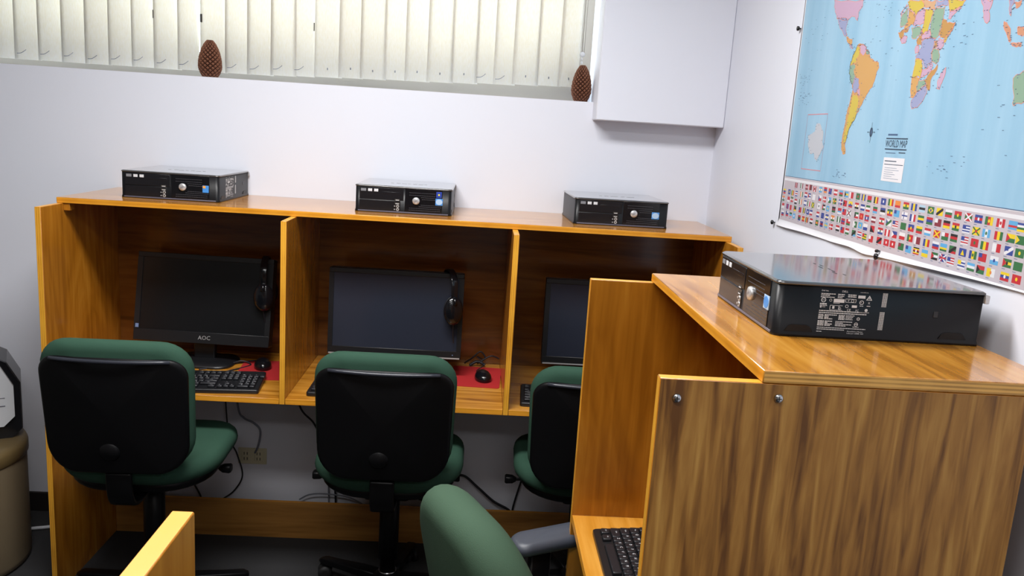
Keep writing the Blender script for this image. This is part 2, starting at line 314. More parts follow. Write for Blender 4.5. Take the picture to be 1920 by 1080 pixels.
FLAGS = [(-862,1555,'vMPM'),
(-902,1556,'vGWM'),
(-939,1555,'hMPM'),
(-966,1556,'vRKM'),
(-994,1554,'vRWR,oK'),
(-1033,1555,'hSWS,oY'),
(-1064,1556,'hRBO'),
(-1094,1555,'hBBB,kR'),
(-1127,1555,'hRWR'),
(-1159,1555,'hSRG'),
(-1190,1555,'hSYS,tK'),
(-1218,1555,'vWRR'),
(-1253,1555,'hGGG,oR'),
(-1282,1555,'vBYB'),
(-1312,1554,'hRRG'),
(-1344,1554,'vKYR'),
(-1379,1554,'hBBB,oW'),
(-1412,1555,'vGYR'),
(-1443,1554,'hOOR'),
(-1478,1554,'hRYG,oG'),
(-1510,1554,'vBYB'),
(-1542,1554,'hLKL'),
(-1575,1554,'hGGG,yY,oB'),
(-1607,1554,'hYYY,dK'),
(-1638,1554,'hWGR'),
(-1669,1554,'hRRGG,oY'),
(-1703,1554,'hRGR,xW'),
(-1734,1554,'hBRB,oW'),
(-1765,1554,'vGRY,oY'),
(-1798,1554,'vRWR,oR'),
(-1831,1554,'hSSRS'),
(-1854,1553,'hBWGY'),
(-778,1532,'hYBR'),
(-816,1533,'hBBB,oY'),
(-842,1532,'vGYR'),
(-871,1532,'hBWRWB'),
(-909,1533,'vOWG'),
(-940,1534,'hRWB'),
(-965,1533,'hBWBW,tR'),
(-996,1532,'hWWW'),
(-1036,1533,'hWR,tB'),
(-1066,1532,'hRRR,+W'),
(-1097,1533,'hSG,tW'),
(-1128,1533,'hGGG,+Y,oR'),
(-1163,1534,'vBRB,+W'),
(-1189,1533,'hRRR,tK'),
(-1219,1533,'hYYBR,oB'),
(-1253,1533,'hRWK,oY'),
(-1284,1532,'hBWB'),
(-1311,1532,'hGWR'),
(-1346,1532,'hGRS'),
(-1382,1533,'hBKW'),
(-1414,1533,'hGYR,oB'),
(-1444,1534,'hSSS,kB'),
(-1478,1533,'hWWW,+B'),
(-1511,1532,'vBWR'),
(-1543,1533,'hGYB'),
(-1576,1533,'hRBG'),
(-1607,1533,'hMMM,kW'),
(-1637,1533,'hKRY'),
(-1668,1532,'hRYG,oK'),
(-1702,1532,'hBWBWBW,kB'),
(-1733,1532,'hYYY,xG,oR'),
(-1763,1532,'vSWS,oG'),
(-1798,1532,'vRYG'),
(-1831,1532,'hYG,tR'),
(-1856,1532,'hGGG,tY'),
(-776,1511,'hOWG,oB'),
(-817,1512,'hRRW'),
(-843,1513,'hGWR,oR'),
(-873,1510,'hRWK'),
(-908,1512,'vGWO'),
(-942,1512,'hBWWB'),
(-967,1512,'vGWR'),
(-996,1511,'hGGG,xY'),
(-1036,1512,'hWWW,oK'),
(-1067,1512,'hKWG,tR'),
(-1093,1511,'hSSS,oY'),
(-1129,1512,'hKMG'),
(-1164,1512,'hRRSW'),
(-1191,1512,'hRRR,kB'),
(-1217,1512,'hWWW,xK,oR'),
(-1258,1511,'hGWR,tK'),
(-1284,1511,'hRRR,oO'),
(-1312,1510,'hRBBR,oW'),
(-1345,1510,'hMWM'),
(-1384,1511,'hRWR,oG'),
(-1416,1511,'hWWW,tB,dG'),
(-1445,1511,'hRWRWRW,kB'),
(-1479,1511,'hGGG'),
(-1511,1511,'hBR,oY'),
(-1543,1511,'hYGR'),
(-1575,1511,'hRWS'),
(-1609,1511,'hRRR,xY,oY'),
(-1638,1510,'hRG,kW'),
(-1668,1511,'hKRG,oR'),
(-1703,1511,'hRWRWRW,kB'),
(-1734,1511,'hRRR,oG'),
(-1764,1510,'vGYR'),
(-1798,1511,'vWR'),
(-1832,1511,'hBBB,dW,kB'),
(-1860,1511,'hGGG,oY'),
(-780,1490,'hRW'),
(-815,1491,'vBRB'),
(-843,1490,'vRRP'),
(-874,1490,'hGKY,tR'),
(-912,1490,'hRRR,kB'),
(-942,1491,'vGYB'),
(-968,1490,'hBBB,oW'),
(-990,1490,'hBWR'),
(-1036,1490,'hRWB'),
(-1067,1490,'hBBB,kB'),
(-1095,1489,'hBWB,oY'),
(-1130,1490,'hOWG,oO'),
(-1166,1491,'vGWG'),
(-1191,1489,'hRRR,+B'),
(-1220,1490,'hWRG,kR'),
(-1257,1489,'vWGG,oW'),
(-1285,1490,'hSSS,oY'),
(-1311,1489,'hWB,kW'),
(-1346,1489,'hRRR,bK'),
(-1384,1489,'hRWB,oG'),
(-1416,1489,'vRWR'),
(-1447,1489,'hBR,tW'),
(-1480,1490,'hWR'),
(-1513,1490,'vGRR,oY'),
(-1542,1489,'vWMM'),
(-1577,1489,'vBYR'),
(-1611,1489,'hWBR'),
(-1639,1489,'hSSYG'),
(-1670,1489,'hGGR,dK'),
(-1703,1489,'hBBB,aY'),
(-1735,1489,'vBYG,oG'),
(-1764,1489,'hRRR,kB'),
(-1798,1489,'hWS,oB'),
(-1833,1490,'hGYG,tR,oK'),
(-1862,1489,'hGGG'),
(-784,1468,'hWBR'),
(-819,1470,'hWBR,kB'),
(-848,1469,'hGSP'),
(-874,1469,'hSSS,oW'),
(-914,1468,'hRGB,tK'),
(-943,1468,'hRYR,oR'),
(-968,1468,'vGOM'),
(-999,1468,'hRWK'),
(-1037,1468,'hGRG,oY'),
(-1067,1468,'hBRB,oK'),
(-1095,1468,'hSSS,+Y'),
(-1127,1468,'hRRR,+W'),
(-1166,1469,'hRWK'),
(-1194,1468,'hRRR,kB'),
(-1221,1468,'hRWG'),
(-1257,1468,'hGGS,dK'),
(-1287,1468,'hRWBWR'),
(-1313,1467,'hGYGYG,kR'),
(-1346,1466,'hRRR,kW'),
(-1385,1468,'hRRR,dK'),
(-1418,1468,'hRRR,oW'),
(-1446,1468,'hRRR,oW'),
(-1482,1468,'hGGG,kM'),
(-1513,1467,'hSSS,kB'),
(-1544,1468,'hKYRKYR,oW'),
(-1577,1468,'hSY'),
(-1613,1468,'hGWK,tR'),
(-1642,1469,'hBBB,xW,+R'),
(-1670,1467,'hRWRWRW,kB'),
(-1705,1467,'hWBWBW,kY'),
(-1735,1467,'hSWG'),
(-1764,1467,'hRG,tK'),
(-1794,1467,'vYW,oO'),
(-1833,1467,'hYBR,oW'),
(-1864,1468,'hRRR,oY')]
# ------------------------------------------------------------------ camera
CAMP = Vector((-.02, -3.1622, 1.6575))
FWD = Vector((.04361373, .98090581, -.18953003)); RGT = Vector((.99751457, -.03224736, .06264816)); UPV = Vector((-.0553401, .19179128, .97987427))
cam = bpy.data.cameras.new('camera'); cam.sensor_width = 36; cam.sensor_fit = 'HORIZONTAL'; cam.lens = 1529.47/1920*36; cam.clip_start = .01
camo = bpy.data.objects.new('camera', cam); COL.objects.link(camo)
camo.matrix_world = Matrix(((RGT.x, UPV.x, -FWD.x, CAMP.x), (RGT.y, UPV.y, -FWD.y, CAMP.y), (RGT.z, UPV.z, -FWD.z, CAMP.z), (0, 0, 0, 1)))
SC.camera = camo

# ------------------------------------------------------------------ room
YW, XR, ZC = .03, .871, 2.75          # back wall, right wall, ceiling
XL, YF = -3.3, -5.4
SILL, OPL, OPR, OPT = 1.782, -2.45, .388, 2.62
WD = .24                              # depth of the window recess
b = B('carpet'); b.box(XL-.1, XR+.1, YF-.1, YW+.1, -.1, 0); struct(b.obj('floor'))
b = B('ceiling'); b.box(XL-.1, XR+.1, YF-.1, YW+.35, ZC, ZC+.1); struct(b.obj('ceiling'))
b = B('wall')
b.box(XL-.1, XR+.1, YW, YW+WD, 0, SILL)
b.box(XL-.1, OPL, YW, YW+WD, SILL, ZC); b.box(OPR, XR+.1, YW, YW+WD, SILL, ZC); b.box(OPL, OPR, YW, YW+WD, OPT, ZC)
struct(b.obj('wall_back'))
b = B('wall'); b.box(XR, XR+.1, YF-.1, YW, 0, ZC); struct(b.obj('wall_right'))
b = B('wallfar'); b.box(XL-.1, XL, YF-.1, YW, 0, ZC); struct(b.obj('wall_left'))
b = B('wallfar'); b.box(XL, XR, YF-.1, YF, 0, ZC); struct(b.obj('wall_front'))
b = B('wall'); b.box(.388, XR, -.078, YW, 1.715, ZC, bev=.004); o = struct(b.obj('trim_1')); o['label'] = 'white boxed-in duct in the corner above the carrel'
b = B('baseboard'); b.box(XL, XR, YW-.012, YW, 0, .082, bev=.003); struct(b.obj('baseboard_back'))
b = B('baseboard'); b.box(XR-.012, XR, YF, YW-.012, 0, .082, bev=.003); struct(b.obj('baseboard_right'))
# window: frame with two mullions and panes
wr = bpy.data.objects.new('window_1', None); COL.objects.link(wr); wr.location = (OPL, YW+WD-.05, SILL); struct(wr)
wl, wh = OPR-OPL, OPT-SILL
b = B('alu')
b.box(0, wl, 0, .05, 0, .085, bev=.004); b.box(0, wl, 0, .05, wh-.05, wh, bev=.004)
b.box(0, .05, .001, .049, .085, wh-.05); b.box(wl-.05, wl, .001, .049, .085, wh-.05)
for q in (1/3, 2/3): b.box(wl*q-.02, wl*q+.02, .004, .046, .085, wh-.05)
struct(b.obj('window_frame', wr))
for q in range(3):
    b = B('glass'); b.box(wl*q/3+(.05 if q == 0 else .02), wl*(q+1)/3-(.05 if q == 2 else .02), .022, .026, .085, wh-.05); struct(b.obj('window_pane', wr))

# ------------------------------------------------------------------ vertical blinds
YB = .13
vb = thing('vertical_blinds', 'cream vertical blinds hanging in the wide window recess', 'blinds', (-.75, YB, OPT))
T = Matrix.Translation(-Vector((-.75, YB, OPT)))
def place(o, par): o.matrix_local = Matrix.Translation(-par.location); return o
b = B('palegrey'); b.box(OPL+.01, OPR-.02, YB-.03, YB+.025, OPT-.05, OPT-.002, bev=.004); place(b.obj('headrail', vb), vb)
edges = [-2.43, -2.35, -2.263, -2.176, -2.089, -2.0, -1.912, -1.825, -1.739, -1.651, -1.561, -1.474, -1.388, -1.303, -1.212, -1.128, -1.036, -.951, -.861, -.775, -.694, -.6, -.518, -.429, -.345, -.259, -.168, -.073, 0., .074, .166, .255, .322]
rnd = random.Random(3)
for i, (xa, xb) in enumerate(zip(edges[:-1], edges[1:])):
    zbot = 1.8055 + max(0, (xa+.95))*.0265+rnd.uniform(-.0015, .0015)
    left = xa < -1.05
    ov = .012 if not left else .009
    if i in (14, ): ov = -.006           # the gap beside the first cone
    if i == 19: ov = 0.001
    ang = (.18 if left else .05)+rnd.uniform(-.03, .03)
    b = B('slat'); n = 6; f, bk = [], []
    w = xb-xa+ov
    rings = []
    for z in (zbot, (zbot+OPT-.045)/2, OPT-.045):
        sway = .004*math.sin(i*1.7)*(1-(z-zbot)/.8)
        top = []
        for j in range(n+1):
            u = j/n-.5
            top.append((xa+w/2+u*w, YB+math.tan(ang)*u*w*.8-.006*(1-4*u*u)+sway, z))
        bot = [(x, y+.0012, z) for x, y, z in reversed(top)]
        rings.append(top+bot)
    b.loft(rings)
    s = place(b.obj('slat', vb), vb)
    if xa > -1.9:
        # pocket weight clip and the bead cord hook at the foot of the slat
        b = B('greycord')
        xm = xa+w*.28; zt = zbot+.03+rnd.uniform(0, .006)
        if i in (25, 22, 23, 24, 20, 21, 26, 29, 30, 31):
            b.tube([(xa+w*.5, YB-.012, zt-.004), (xa+w*.5, YB-.013, zt+.004)], .0022, n=6)
        else:
            b.tube([(xm-.016, YB-.012, zt-.012), (xm, YB-.016, zt-.011), (xm+.012, YB-.016, zt-.004), (xm+.019, YB-.013, zt+.003)], .0012, n=5)
        h = b.obj('cord_hook', s)
        h.matrix_parent_inverse = Matrix.Identity(4); h.matrix_local = Matrix.Identity(4)
for xq, z0, z1 in ((-1.3015, 1.99, 2.02), (-1.124, 1.987, 2.017), (-.694, 1.983, 2.013)):
    b = B('slot'); b.box(xq-.003, xq+.005 if xq == -1.124 else xq, YB-.010, YB-.006, z0, z1); place(b.obj('link_clip', vb), vb)
b = B('alu', 'palegrey')
b.tube([(.338, YB-.02, OPT-.05), (.339, YB-.02, 1.97)], .0016, n=6); b.tube([(.349, YB-.02, OPT-.05), (.347, YB-.02, 1.955)], .0012, n=6)
b.lathe([(.004, -.005), (.010, -.004), (.010, .004), (.004, .005)], 14, 1, (.340, YB-.022, 1.962), 'y')
for k in range(5): b.ellipsoid((.339+.001*(k % 2), YB-.022, 1.945-.013*k), (.003, .003, .006), 1, 8, 6)
b.tube([(.339, YB-.022, 1.89), (.342, YB-.022, 1.875), (.336, YB-.022, 1.865), (.345, YB-.022, 1.868), (.362, YB-.022, 1.861)], .0011, n=5)
place(b.obj('pull_chain', vb), vb)

# ------------------------------------------------------------------ pine cones on the sill
def make_cone(name, label, h, rad, loc, seed, rz):
    t = thing(name, label, 'pine cone', loc, rz, 'pine cones on the window sill')
    r_ = random.Random(seed)
    prof = lambda u: rad*(.66+.34*math.sin(min(1, u/.3)*PI/2) if u < .3 else math.cos((min(u, 1)-.3)/.7*PI/2*.95)**.55)
    b = B('conedark')
    b.lathe([(prof(u)*.62, h*u*.96) for u in [i/14 for i in range(15)]], 20); b.obj('core', t)
    b = B('cone', 'conedark')
    NA, NU, na, nu = 156, 150, 13, 8.5
    grid = []
    for j in range(NU+1):
        u = j/NU; row = []
        for i in range(NA):
            a = 2*PI*i/NA
            s_ = u*nu; t_ = a*na/(2*PI)
            p, q = (s_+t_) % 1, (s_-t_) % 1
            hgt = min(p, 1-p, q, 1-q)*2           # 0 in the grooves, 1 on the boss of a scale
            up = ((p+q) % 1)
            hh = min(1, hgt*2.2)
            R_ = prof(u)*(.80+.15*hh+.05*hgt)
            row.append(((R_*math.cos(a), R_*math.sin(a), h*u+.0022*hh*(1-u*.4)), hgt))
        grid.append(row)
    V = [[b.bm.verts.new(p) for p, _ in r] for r in grid]
    for j in range(NU):
        for i in range(NA):
            k = (i+1) % NA
            f = b.bm.faces.new((V[j][i], V[j][k], V[j+1][k], V[j+1][i])); f.smooth = False
            m_ = (grid[j][i][1]+grid[j][k][1]+grid[j+1][k][1]+grid[j+1][i][1])/4
            f.material_index = 1 if m_ < .2 else 0
    b.ellipsoid((0, 0, h*.975), (rad*.2, rad*.2, h*.03), 0, 10, 6)
    b.obj('scales', t)
    b = B('conedark'); b.lathe([(.011, -.0), (.012, .004), (.01, .008)], 10); b.obj('stem_scar', t)
    return t
make_cone('pine_cone', 'brown pine cone on the window sill before the gap in the blinds', .137, .0445, (-1.078, .084, SILL), 1, .2)
make_cone('pine_cone', 'brown pine cone standing at the right end of the window sill beside the duct', .137, .040, (.343, .078, SILL), 5, 1.1)

# ------------------------------------------------------------------ study carrels
TH, ZP, ZD = .019, 1.33, .74
def make_carrel(label, loc, rz, panels, sx, D, s, ysb, ypb, board=True, raw=None, cleat=False, top=1):
    """local frame: length along x, open front towards -y"""
    t = thing('study_carrel', label, 'study carrel', loc, rz)
    for i, (x0, x1) in enumerate(panels):
        outer_raw = raw == i
        b = B('wood_z', 'edge_x', 'edge_plain', 'wood_raw')
        b.box(x0, x1, -D, ypb, 0 if i in (0, len(panels)-1) else ZD-TH, ZP, bev=.0012, seg=1, mx=0, my=1, mz=top)
        if outer_raw:
            for f in b.bm.faces:
                if f.normal.x > .9 and f.calc_center_median().x > x1-.002: f.material_index = 3
        o = b.obj('side_panel' if i in (0, len(panels)-1) else 'divider', t)
        if outer_raw: o['label'] = 'unstained plywood end panel with two screws'
        if outer_raw:
            for yy, zz in ((-D+.026, 1.302), (-D+.171, 1.309)):
                b = B('chrome', 'slot')
                b.lathe([(.0066, 0), (.0066, .002), (.0052, .0036), (.002, .0042)], 18, 0, (x1, yy, zz), 'x')
                b.box(x1+.0038, x1+.0046, yy-.0034, yy+.0034, zz-.0006, zz+.0006, mi=1); b.box(x1+.0038, x1+.0046, yy-.0006, yy+.0006, zz-.0034, zz+.0034, mi=1)
                b.obj('screw', o)
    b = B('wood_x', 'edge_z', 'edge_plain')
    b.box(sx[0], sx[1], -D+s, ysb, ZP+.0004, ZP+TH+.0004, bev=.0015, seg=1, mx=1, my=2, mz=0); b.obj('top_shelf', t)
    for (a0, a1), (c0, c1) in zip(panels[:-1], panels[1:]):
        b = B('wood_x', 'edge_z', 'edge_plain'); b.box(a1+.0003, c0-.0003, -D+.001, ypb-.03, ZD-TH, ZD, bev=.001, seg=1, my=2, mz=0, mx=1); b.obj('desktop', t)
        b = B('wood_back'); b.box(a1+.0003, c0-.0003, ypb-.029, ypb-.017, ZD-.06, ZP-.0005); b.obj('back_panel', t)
    if board:
        b = B('wood_board', 'edge_plain'); b.box(panels[0][1]+.0003, panels[-1][0]-.0003, ypb-.118, ypb-.1, 0, .152, bev=.001, seg=1, mz=1); b.obj('kick_board', t)
    if cleat:
        a1 = panels[0][1]
        b = B('wood_z', 'edge_x'); b.box(a1, a1+.02, -D+s+.005, -D+s+.035, ZP-.024, ZP-.0004, bev=.001, seg=1); b.obj('cleat', t)
    return t
BX = -1.4114
make_carrel('long three-bay varnished wooden carrel along the back wall under the window', (BX, 0, 0), 0,
            [(0, TH), (-.6399-BX-TH/2, -.6399-BX+TH/2), (.1001-BX-TH/2, .1001-BX+TH/2), (.8376-BX-TH, .8376-BX)], (-.001, .8376-BX+.001), .5673, .1367, YW-.001, 0., cleat=True)
RY = -1.3068+TH
make_carrel('single-bay wooden carrel by the world map with an unstained end panel facing the camera', (.835, RY, 0), -PI/2,
            [(0, TH), (RY+2.0708-TH, RY+2.0708)], (-.001, RY+2.0708+.001), .5905, .145, 0., -.045, raw=1, board=True)
# the carrel beside the camera: only the far top corner of its end panel shows
make_carrel('wooden carrel in the lower left foreground of which only a panel corner shows', (-.2435, -3.09, 0), PI,
            [(0, TH), (.78, .78+TH)], (-.001, .78+TH+.001), .567, .16, 0., -.02, top=2)

# ------------------------------------------------------------------ desktop computers
PW, PD, PH = .336, .345, .0935
def make_pc(label, loc, rz, stickers, side_label=False, depth=PD):
    t = thing('desktop_computer', label, 'computer', loc, rz, 'black desktop computers on top of the carrels')
    D = depth
    # case: rounded front corners, slightly drawn in under the lid
    def outline(w, d, r, y0=0):
        pts = []
        for cx, cy, a0, q in ((w/2-r, y0+d-.004, 0, .004), (-w/2+r, y0+d-.004, PI/2, .004), (-w/2+r, y0+r, PI, r), (w/2-r, y0+r, 1.5*PI, r)):
            cx = (w/2-q)*(1 if cx > 0 else -1)
            for i in range(5):
                a = a0+PI/2*i/4; pts.append((cx+q*math.cos(a), cy+q*math.sin(a)))
        return pts
    b = B('pcblack')
    A_ = outline(PW-.004, D-.002, .012, .001); A2 = outline(PW, D, .013)
    b.loft([[(x, y, z) for x, y in o] for o, z in ((A2, .0), (A2, .0045), (A_, .009), (A_, PH-.006))])
    # rubber foot recesses along the right flank
    b.obj('case', t)
    b = B('pctop'); A3 = outline(PW+.001, D+.001, .013, -.0005); A4 = outline(PW-.006, D-.006, .012, .003)
    b.loft([[(x, y, z) for x, y in o] for o, z in ((A_, PH-.006), (A3, PH-.005), (A3, PH-.0025), (A4, PH))]); lid = b.obj('lid', t)
    b = B('pcblack')  # short thin dark bars in a wavy row across the lid
    for k in range(7):
        xx, yy = -.06+.02*k, D*.42+.006*math.sin(k*2.3)
        b.box(xx, xx+.010+.004*(k % 3), yy, yy+.0022, PH-.0002, PH+.0003)
    b.obj('lid_marks', lid)
    Y = .0008; q = lambda u: -PW/2+u*PW; v = lambda vv: PH*(1-vv)
    def fbox(bb, u0, u1, v0, v1, d=.0016, mi=0, bev=.0006): bb.box(q(u0), q(u1), Y-d, Y+.004, v(v1), v(v0), bev=bev, mi=mi, seg=1)
    b = B('pcpanel', 'pcblack')
    fbox(b, .05, .5, .09, .52, .0012); fbox(b, .05, .47, .55, .93, .0010); 
    b.obj('drive_bay_cover', t)
    b = B('pcpanel', 'trimgrey'); fbox(b, .27, .47, .22, .30, .0018); d_ = b.obj('drive_tray', t)
    for u0, mm in ((.062, 'printdim'), (.135, 'print'), (.197, 'print')):
        b = B(mm); fbox(b, u0, u0+.042+(.012 if u0 < .1 else 0), .135, .235, .0016, bev=.0002); b.obj('drive_logo', t)
    b = B('blackgloss'); fbox(b, .515, .9, .06, .94, .0013); vp = b.obj('vent_panel', t)
    b = B('slot')
    for row, (vv, u0, u1) in enumerate(((.20, .56, .82), (.29, .56, .82), (.36, .68, .82), (.43, .69, .82), (.64, .68, .88), (.70, .66, .88), (.77, .56, .88), (.84, .56, .88))):
        u = u0
        while u < u1: fbox(b, u, u+.013, vv, vv+.013, .0017, bev=0); u += .018
    b.mats = [M['ventgrey']]
    b.obj('vent_slots', vp)
    for vv in (.47, .60):
        b = B('slot', 'print'); fbox(b, .412, .462, vv, vv+.075, .0018, bev=.0004); fbox(b, .420, .456, vv+.03, vv+.055, .0024, 1, .0002); b.obj('usb_port', t)
    for vv in (.735, .855):
        b = B('slot', 'silver'); b.lathe([(.0052, -.0022), (.0052, .002)], 14, 1, (q(.443), Y, v(vv)), 'y'); b.lathe([(.0026, -.0026), (.0026, .002)], 10, 0, (q(.443), Y, v(vv)), 'y')
        fbox(b, .405, .418, vv-.015, vv+.02, .0016, 1, .0001); b.obj('audio_jack', t)
    b = B('silver'); b.lathe([(.0125, .003), (.0128, -.0035), (.0118, -.0062), (.006, -.0074), (.0005, -.0076)], 28, 0, (q(.63), Y, v(.50)), 'y')
    pb = b.obj('power_button', t)
    b = B('trimgrey'); b.mesh(text_mesh('DELL'), Matrix.Translation((q(.63), -.0070, v(.5))) @ Matrix.Rotation(PI/2, 4, 'X') @ Matrix.Rotation(.6, 4, 'Z') @ Matrix.Scale(.006, 4)); b.obj('button_emblem', pb)
    for u0, u1, v0, v1, base, extra in stickers:
        b = B(base, extra)
        b.box(q(u0), q(u1), Y-.0018, Y, v(v1), v(v0), bev=.0004, seg=1)
        um, vm = (u0+u1)/2, (v0+v1)/2
        if extra == 'yellow': b.lathe([(.0032, -.0024), (.0032, 0)], 10, 1, (q(um), Y, v(vm)), 'y')
        elif extra == 'stickerorange': b.box(q(u0+.004), q(um), Y-.0022, Y, v(vm-.03), v(v0+.01), mi=1)
        else:
            b.loft([[(q(um)+(u1-u0)*PW*.46*math.cos(a), Y-dy, v(vm)+(v1-v0)*PH*.42*math.sin(a)) for a in [i*PI/10 for i in range(20)]] for dy in (0, .0023)], 1)
        b.obj('sticker', t)
    b = B('trimgrey'); b.box(-PW/2+.012, PW/2-.012, -.0012, .003, .0022, .0065, bev=.0006, seg=1); b.obj('base_trim', t)
    b = B('silver'); b.box(PW/2-.012, PW/2+.002, D-.002, D+.006, PH-.02, PH-.006, bev=.001, seg=1); b.obj('rear_latch', t)
    # recesses on both flanks
    for yy in (.019, D-.07):
        b = B('pcblack'); b.loft([[(PW/2-.0035+dx, yy+p*.05*sc, .0095+h*.012*sc) for p, h in ((0, 0), (.12, .8), (.25, 1), (.75, 1), (.88, .8), (1, 0))] for dx, sc in ((0, 1), (.003, .95))]); b.obj('foot_recess', t)
    b = B('pcpanel'); b.box(PW/2-.003, PW/2-.0012, .268, .276, .045, .056, bev=.0005, seg=1); b.obj('flank_recess', t)
    if side_label:
        lab = B('print', 'pcblack'); XS = PW/2-.002
        U0, U1, Z0, Z1 = .074, .160, .0085, .083
        def at(u, v_): return (U0+(U1-U0)*u, Z1-(Z1-Z0)*v_)
        def bar(u0, u1, v0, v1, mi=0, e=.0004):
            y0, z1 = at(u0, v0); y1, z0 = at(u1, v1); lab.box(XS-.0004, XS+e, y0, y1, z0, z1, mi=mi)
        def txt(s_, u, v_, h, align='LEFT'):
            y, z = at(u, v_); m_ = Matrix.Translation((XS+.0003, y, z)) @ Matrix.Rotation(PI/2, 4, 'Z') @ Matrix.Rotation(PI/2, 4, 'X') @ Matrix.Scale(h*(Z1-Z0), 4)
            lab.mesh(text_mesh(s_, 1, align), m_)
        def ringm(u, v_, r, fill=False):
            y, z = at(u, v_); r *= (Z1-Z0)
            n_ = 20
            o_ = [(XS+.0004, y+r*math.cos(i*2*PI/n_), z+r*math.sin(i*2*PI/n_)) for i in range(n_)]
            i_ = [(XS+.0004, y+.74*r*math.cos(i*2*PI/n_), z+.74*r*math.sin(i*2*PI/n_)) for i in range(n_)]
            if fill: lab.poly(o_)
            else:
                for i in range(n_): lab.poly([o_[i], o_[(i+1) % n_], i_[(i+1) % n_], i_[i]])
        rr_ = random.Random(11)
        def line(u0, u1, v_, h=.018):
            u = u0
            while u < u1-.01:
                w = rr_.uniform(.02, .055); bar(u, min(u+w, u1), v_, v_+h); u += w+.008
        txt('Dell Inc.', .0, .03, .05); txt('DELL', .40, .03, .062); txt('www.dell.com', .76, .03, .032)
        for v_, (a0, a1) in zip((.09, .125, .165), ((.0, .28), (.0, .17), (.0, .27))): line(a0, a1, v_)
        for v_, (a0, a1) in zip((.09, .13, .165), ((.33, .46), (.33, .45), (.33, .42))): line(a0, a1, v_)
        for v_ in (.09, .13): line(.53, .69, v_, .022)
        ringm(.06, .24, .055); txt('UL', .035, .24, .05); line(.0, .13, .315, .03); line(0, .14, .36, .014)
        ringm(.2, .24, .03); bar(.26, .47, .205, .285); line(.26, .38, .295, .012)
        for z in (.19, .265): bar(.49, .70, z, z+.008)
        bar(.49, .498, .19, .273); bar(.692, .70, .19, .273); txt('V', .53, .232, .07); ringm(.63, .232, .035)
        bar(.73, .87, .1, .165); 
        p_ = [at(.95, .09), at(1.01, .20), at(.89, .20)]; p2 = [at(.95, .125), at(.985, .188), at(.915, .188)]
        for i in range(3):
            j = (i+1) % 3; lab.poly([(XS+.0004, *p_[i]), (XS+.0004, *p_[j]), (XS+.0004, *p2[j]), (XS+.0004, *p2[i])])
        bar(.944, .956, .14, .175)
        ringm(.81, .26, .05); txt('R', .79, .26, .045); txt('X', .935, .265, .07); bar(.92, .99, .325, .34); line(.78, .85, .33, .014)
        ringm(.02, .40, .02, True); txt('WEEE', .045, .40, .03)
        bar(.2, .45, .35, .358); bar(.2, .45, .455, .463); bar(.2, .208, .35, .46); txt('S', .36, .405, .1); bar(.25, .29, .37, .43); ringm(.395, .42, .03)
        ringm(.53, .36, .037); bar(.63, .73, .33, .385); txt('CE', .54, .445, .075); txt('FC', .71, .45, .065); ringm(.92, .43, .035, True); line(.8, .995, .475, .014)
        line(.0, .93, .475, .02); line(.0, .95, .52, .02)
        for k in range(4): line(.0, .10, .565+.03*k, .019); line(.12, [.36, .2, .2, .28][k], .565+.03*k, .019); line(.4, .52, .565+.03*k, .019); line(.54, [.71, .69, .67, .68][k], .565+.03*k, .014)
        ringm(.79, .635, .037); ringm(.79, .635, .02)
        for k in range(4): line(.0, .12, .71+.032*k, .021); line(.14, [.3, .2, .3, .25][k], .71+.032*k, .021); line(.35, [.68, .5, .68, .56][k], .71+.032*k, .016)
        ringm(.76, .765, .045); bar(.73, .79, .757, .772); line(.7, .82, .82, .012)
        line(0, .96, .86, .016); line(0, .54, .90, .016); line(0, .1, .955, .014)
        txt('Assembled in Mexico', .6, .93, .042); txt('Label p/n: U2888  A00', .6, .975, .042)
        for k in range(5):
            uu = 1.21+.02*k
            for seg in range(10): bar(uu, uu+.010, .02+.032*seg, .02+.032*seg+.027)
            for seg in range(11): bar(uu-.01, uu, .45+.038*seg, .45+.038*seg+.032)
        lab.obj('printed_label', t)
    return t
SB = (.835, .895, .385, .60)
make_pc('black desktop computer over the left bay with a blue and orange sticker', (-1.086, -.318, ZP+TH+.0004), -.015, [(.83, .893, .40, .66, 'stickerblue', 'stickerorange')], True, .337)
make_pc('black desktop computer over the middle bay with two blue stickers', (-.289, -.318, ZP+TH+.0004), .0, [(.835, .893, .12, .34, 'stickernavy', 'yellow'), (.83, .905, .37, .62, 'stickerblue', 'stickergrey')], False, .337)
make_pc('black desktop computer over the right bay, with a pale blue sticker', (.474, -.315, ZP+TH+.0004), .03, [(.82, .90, .40, .66, 'stickerblue', 'stickergrey')], False, .32)
make_pc('large black desktop computer lying on the near carrel with a white printed label', (.4762, -1.690, ZP+TH+.0004), -PI/2, [(.83, .905, .36, .62, 'stickergrey', 'stickerblue')], True, .352)

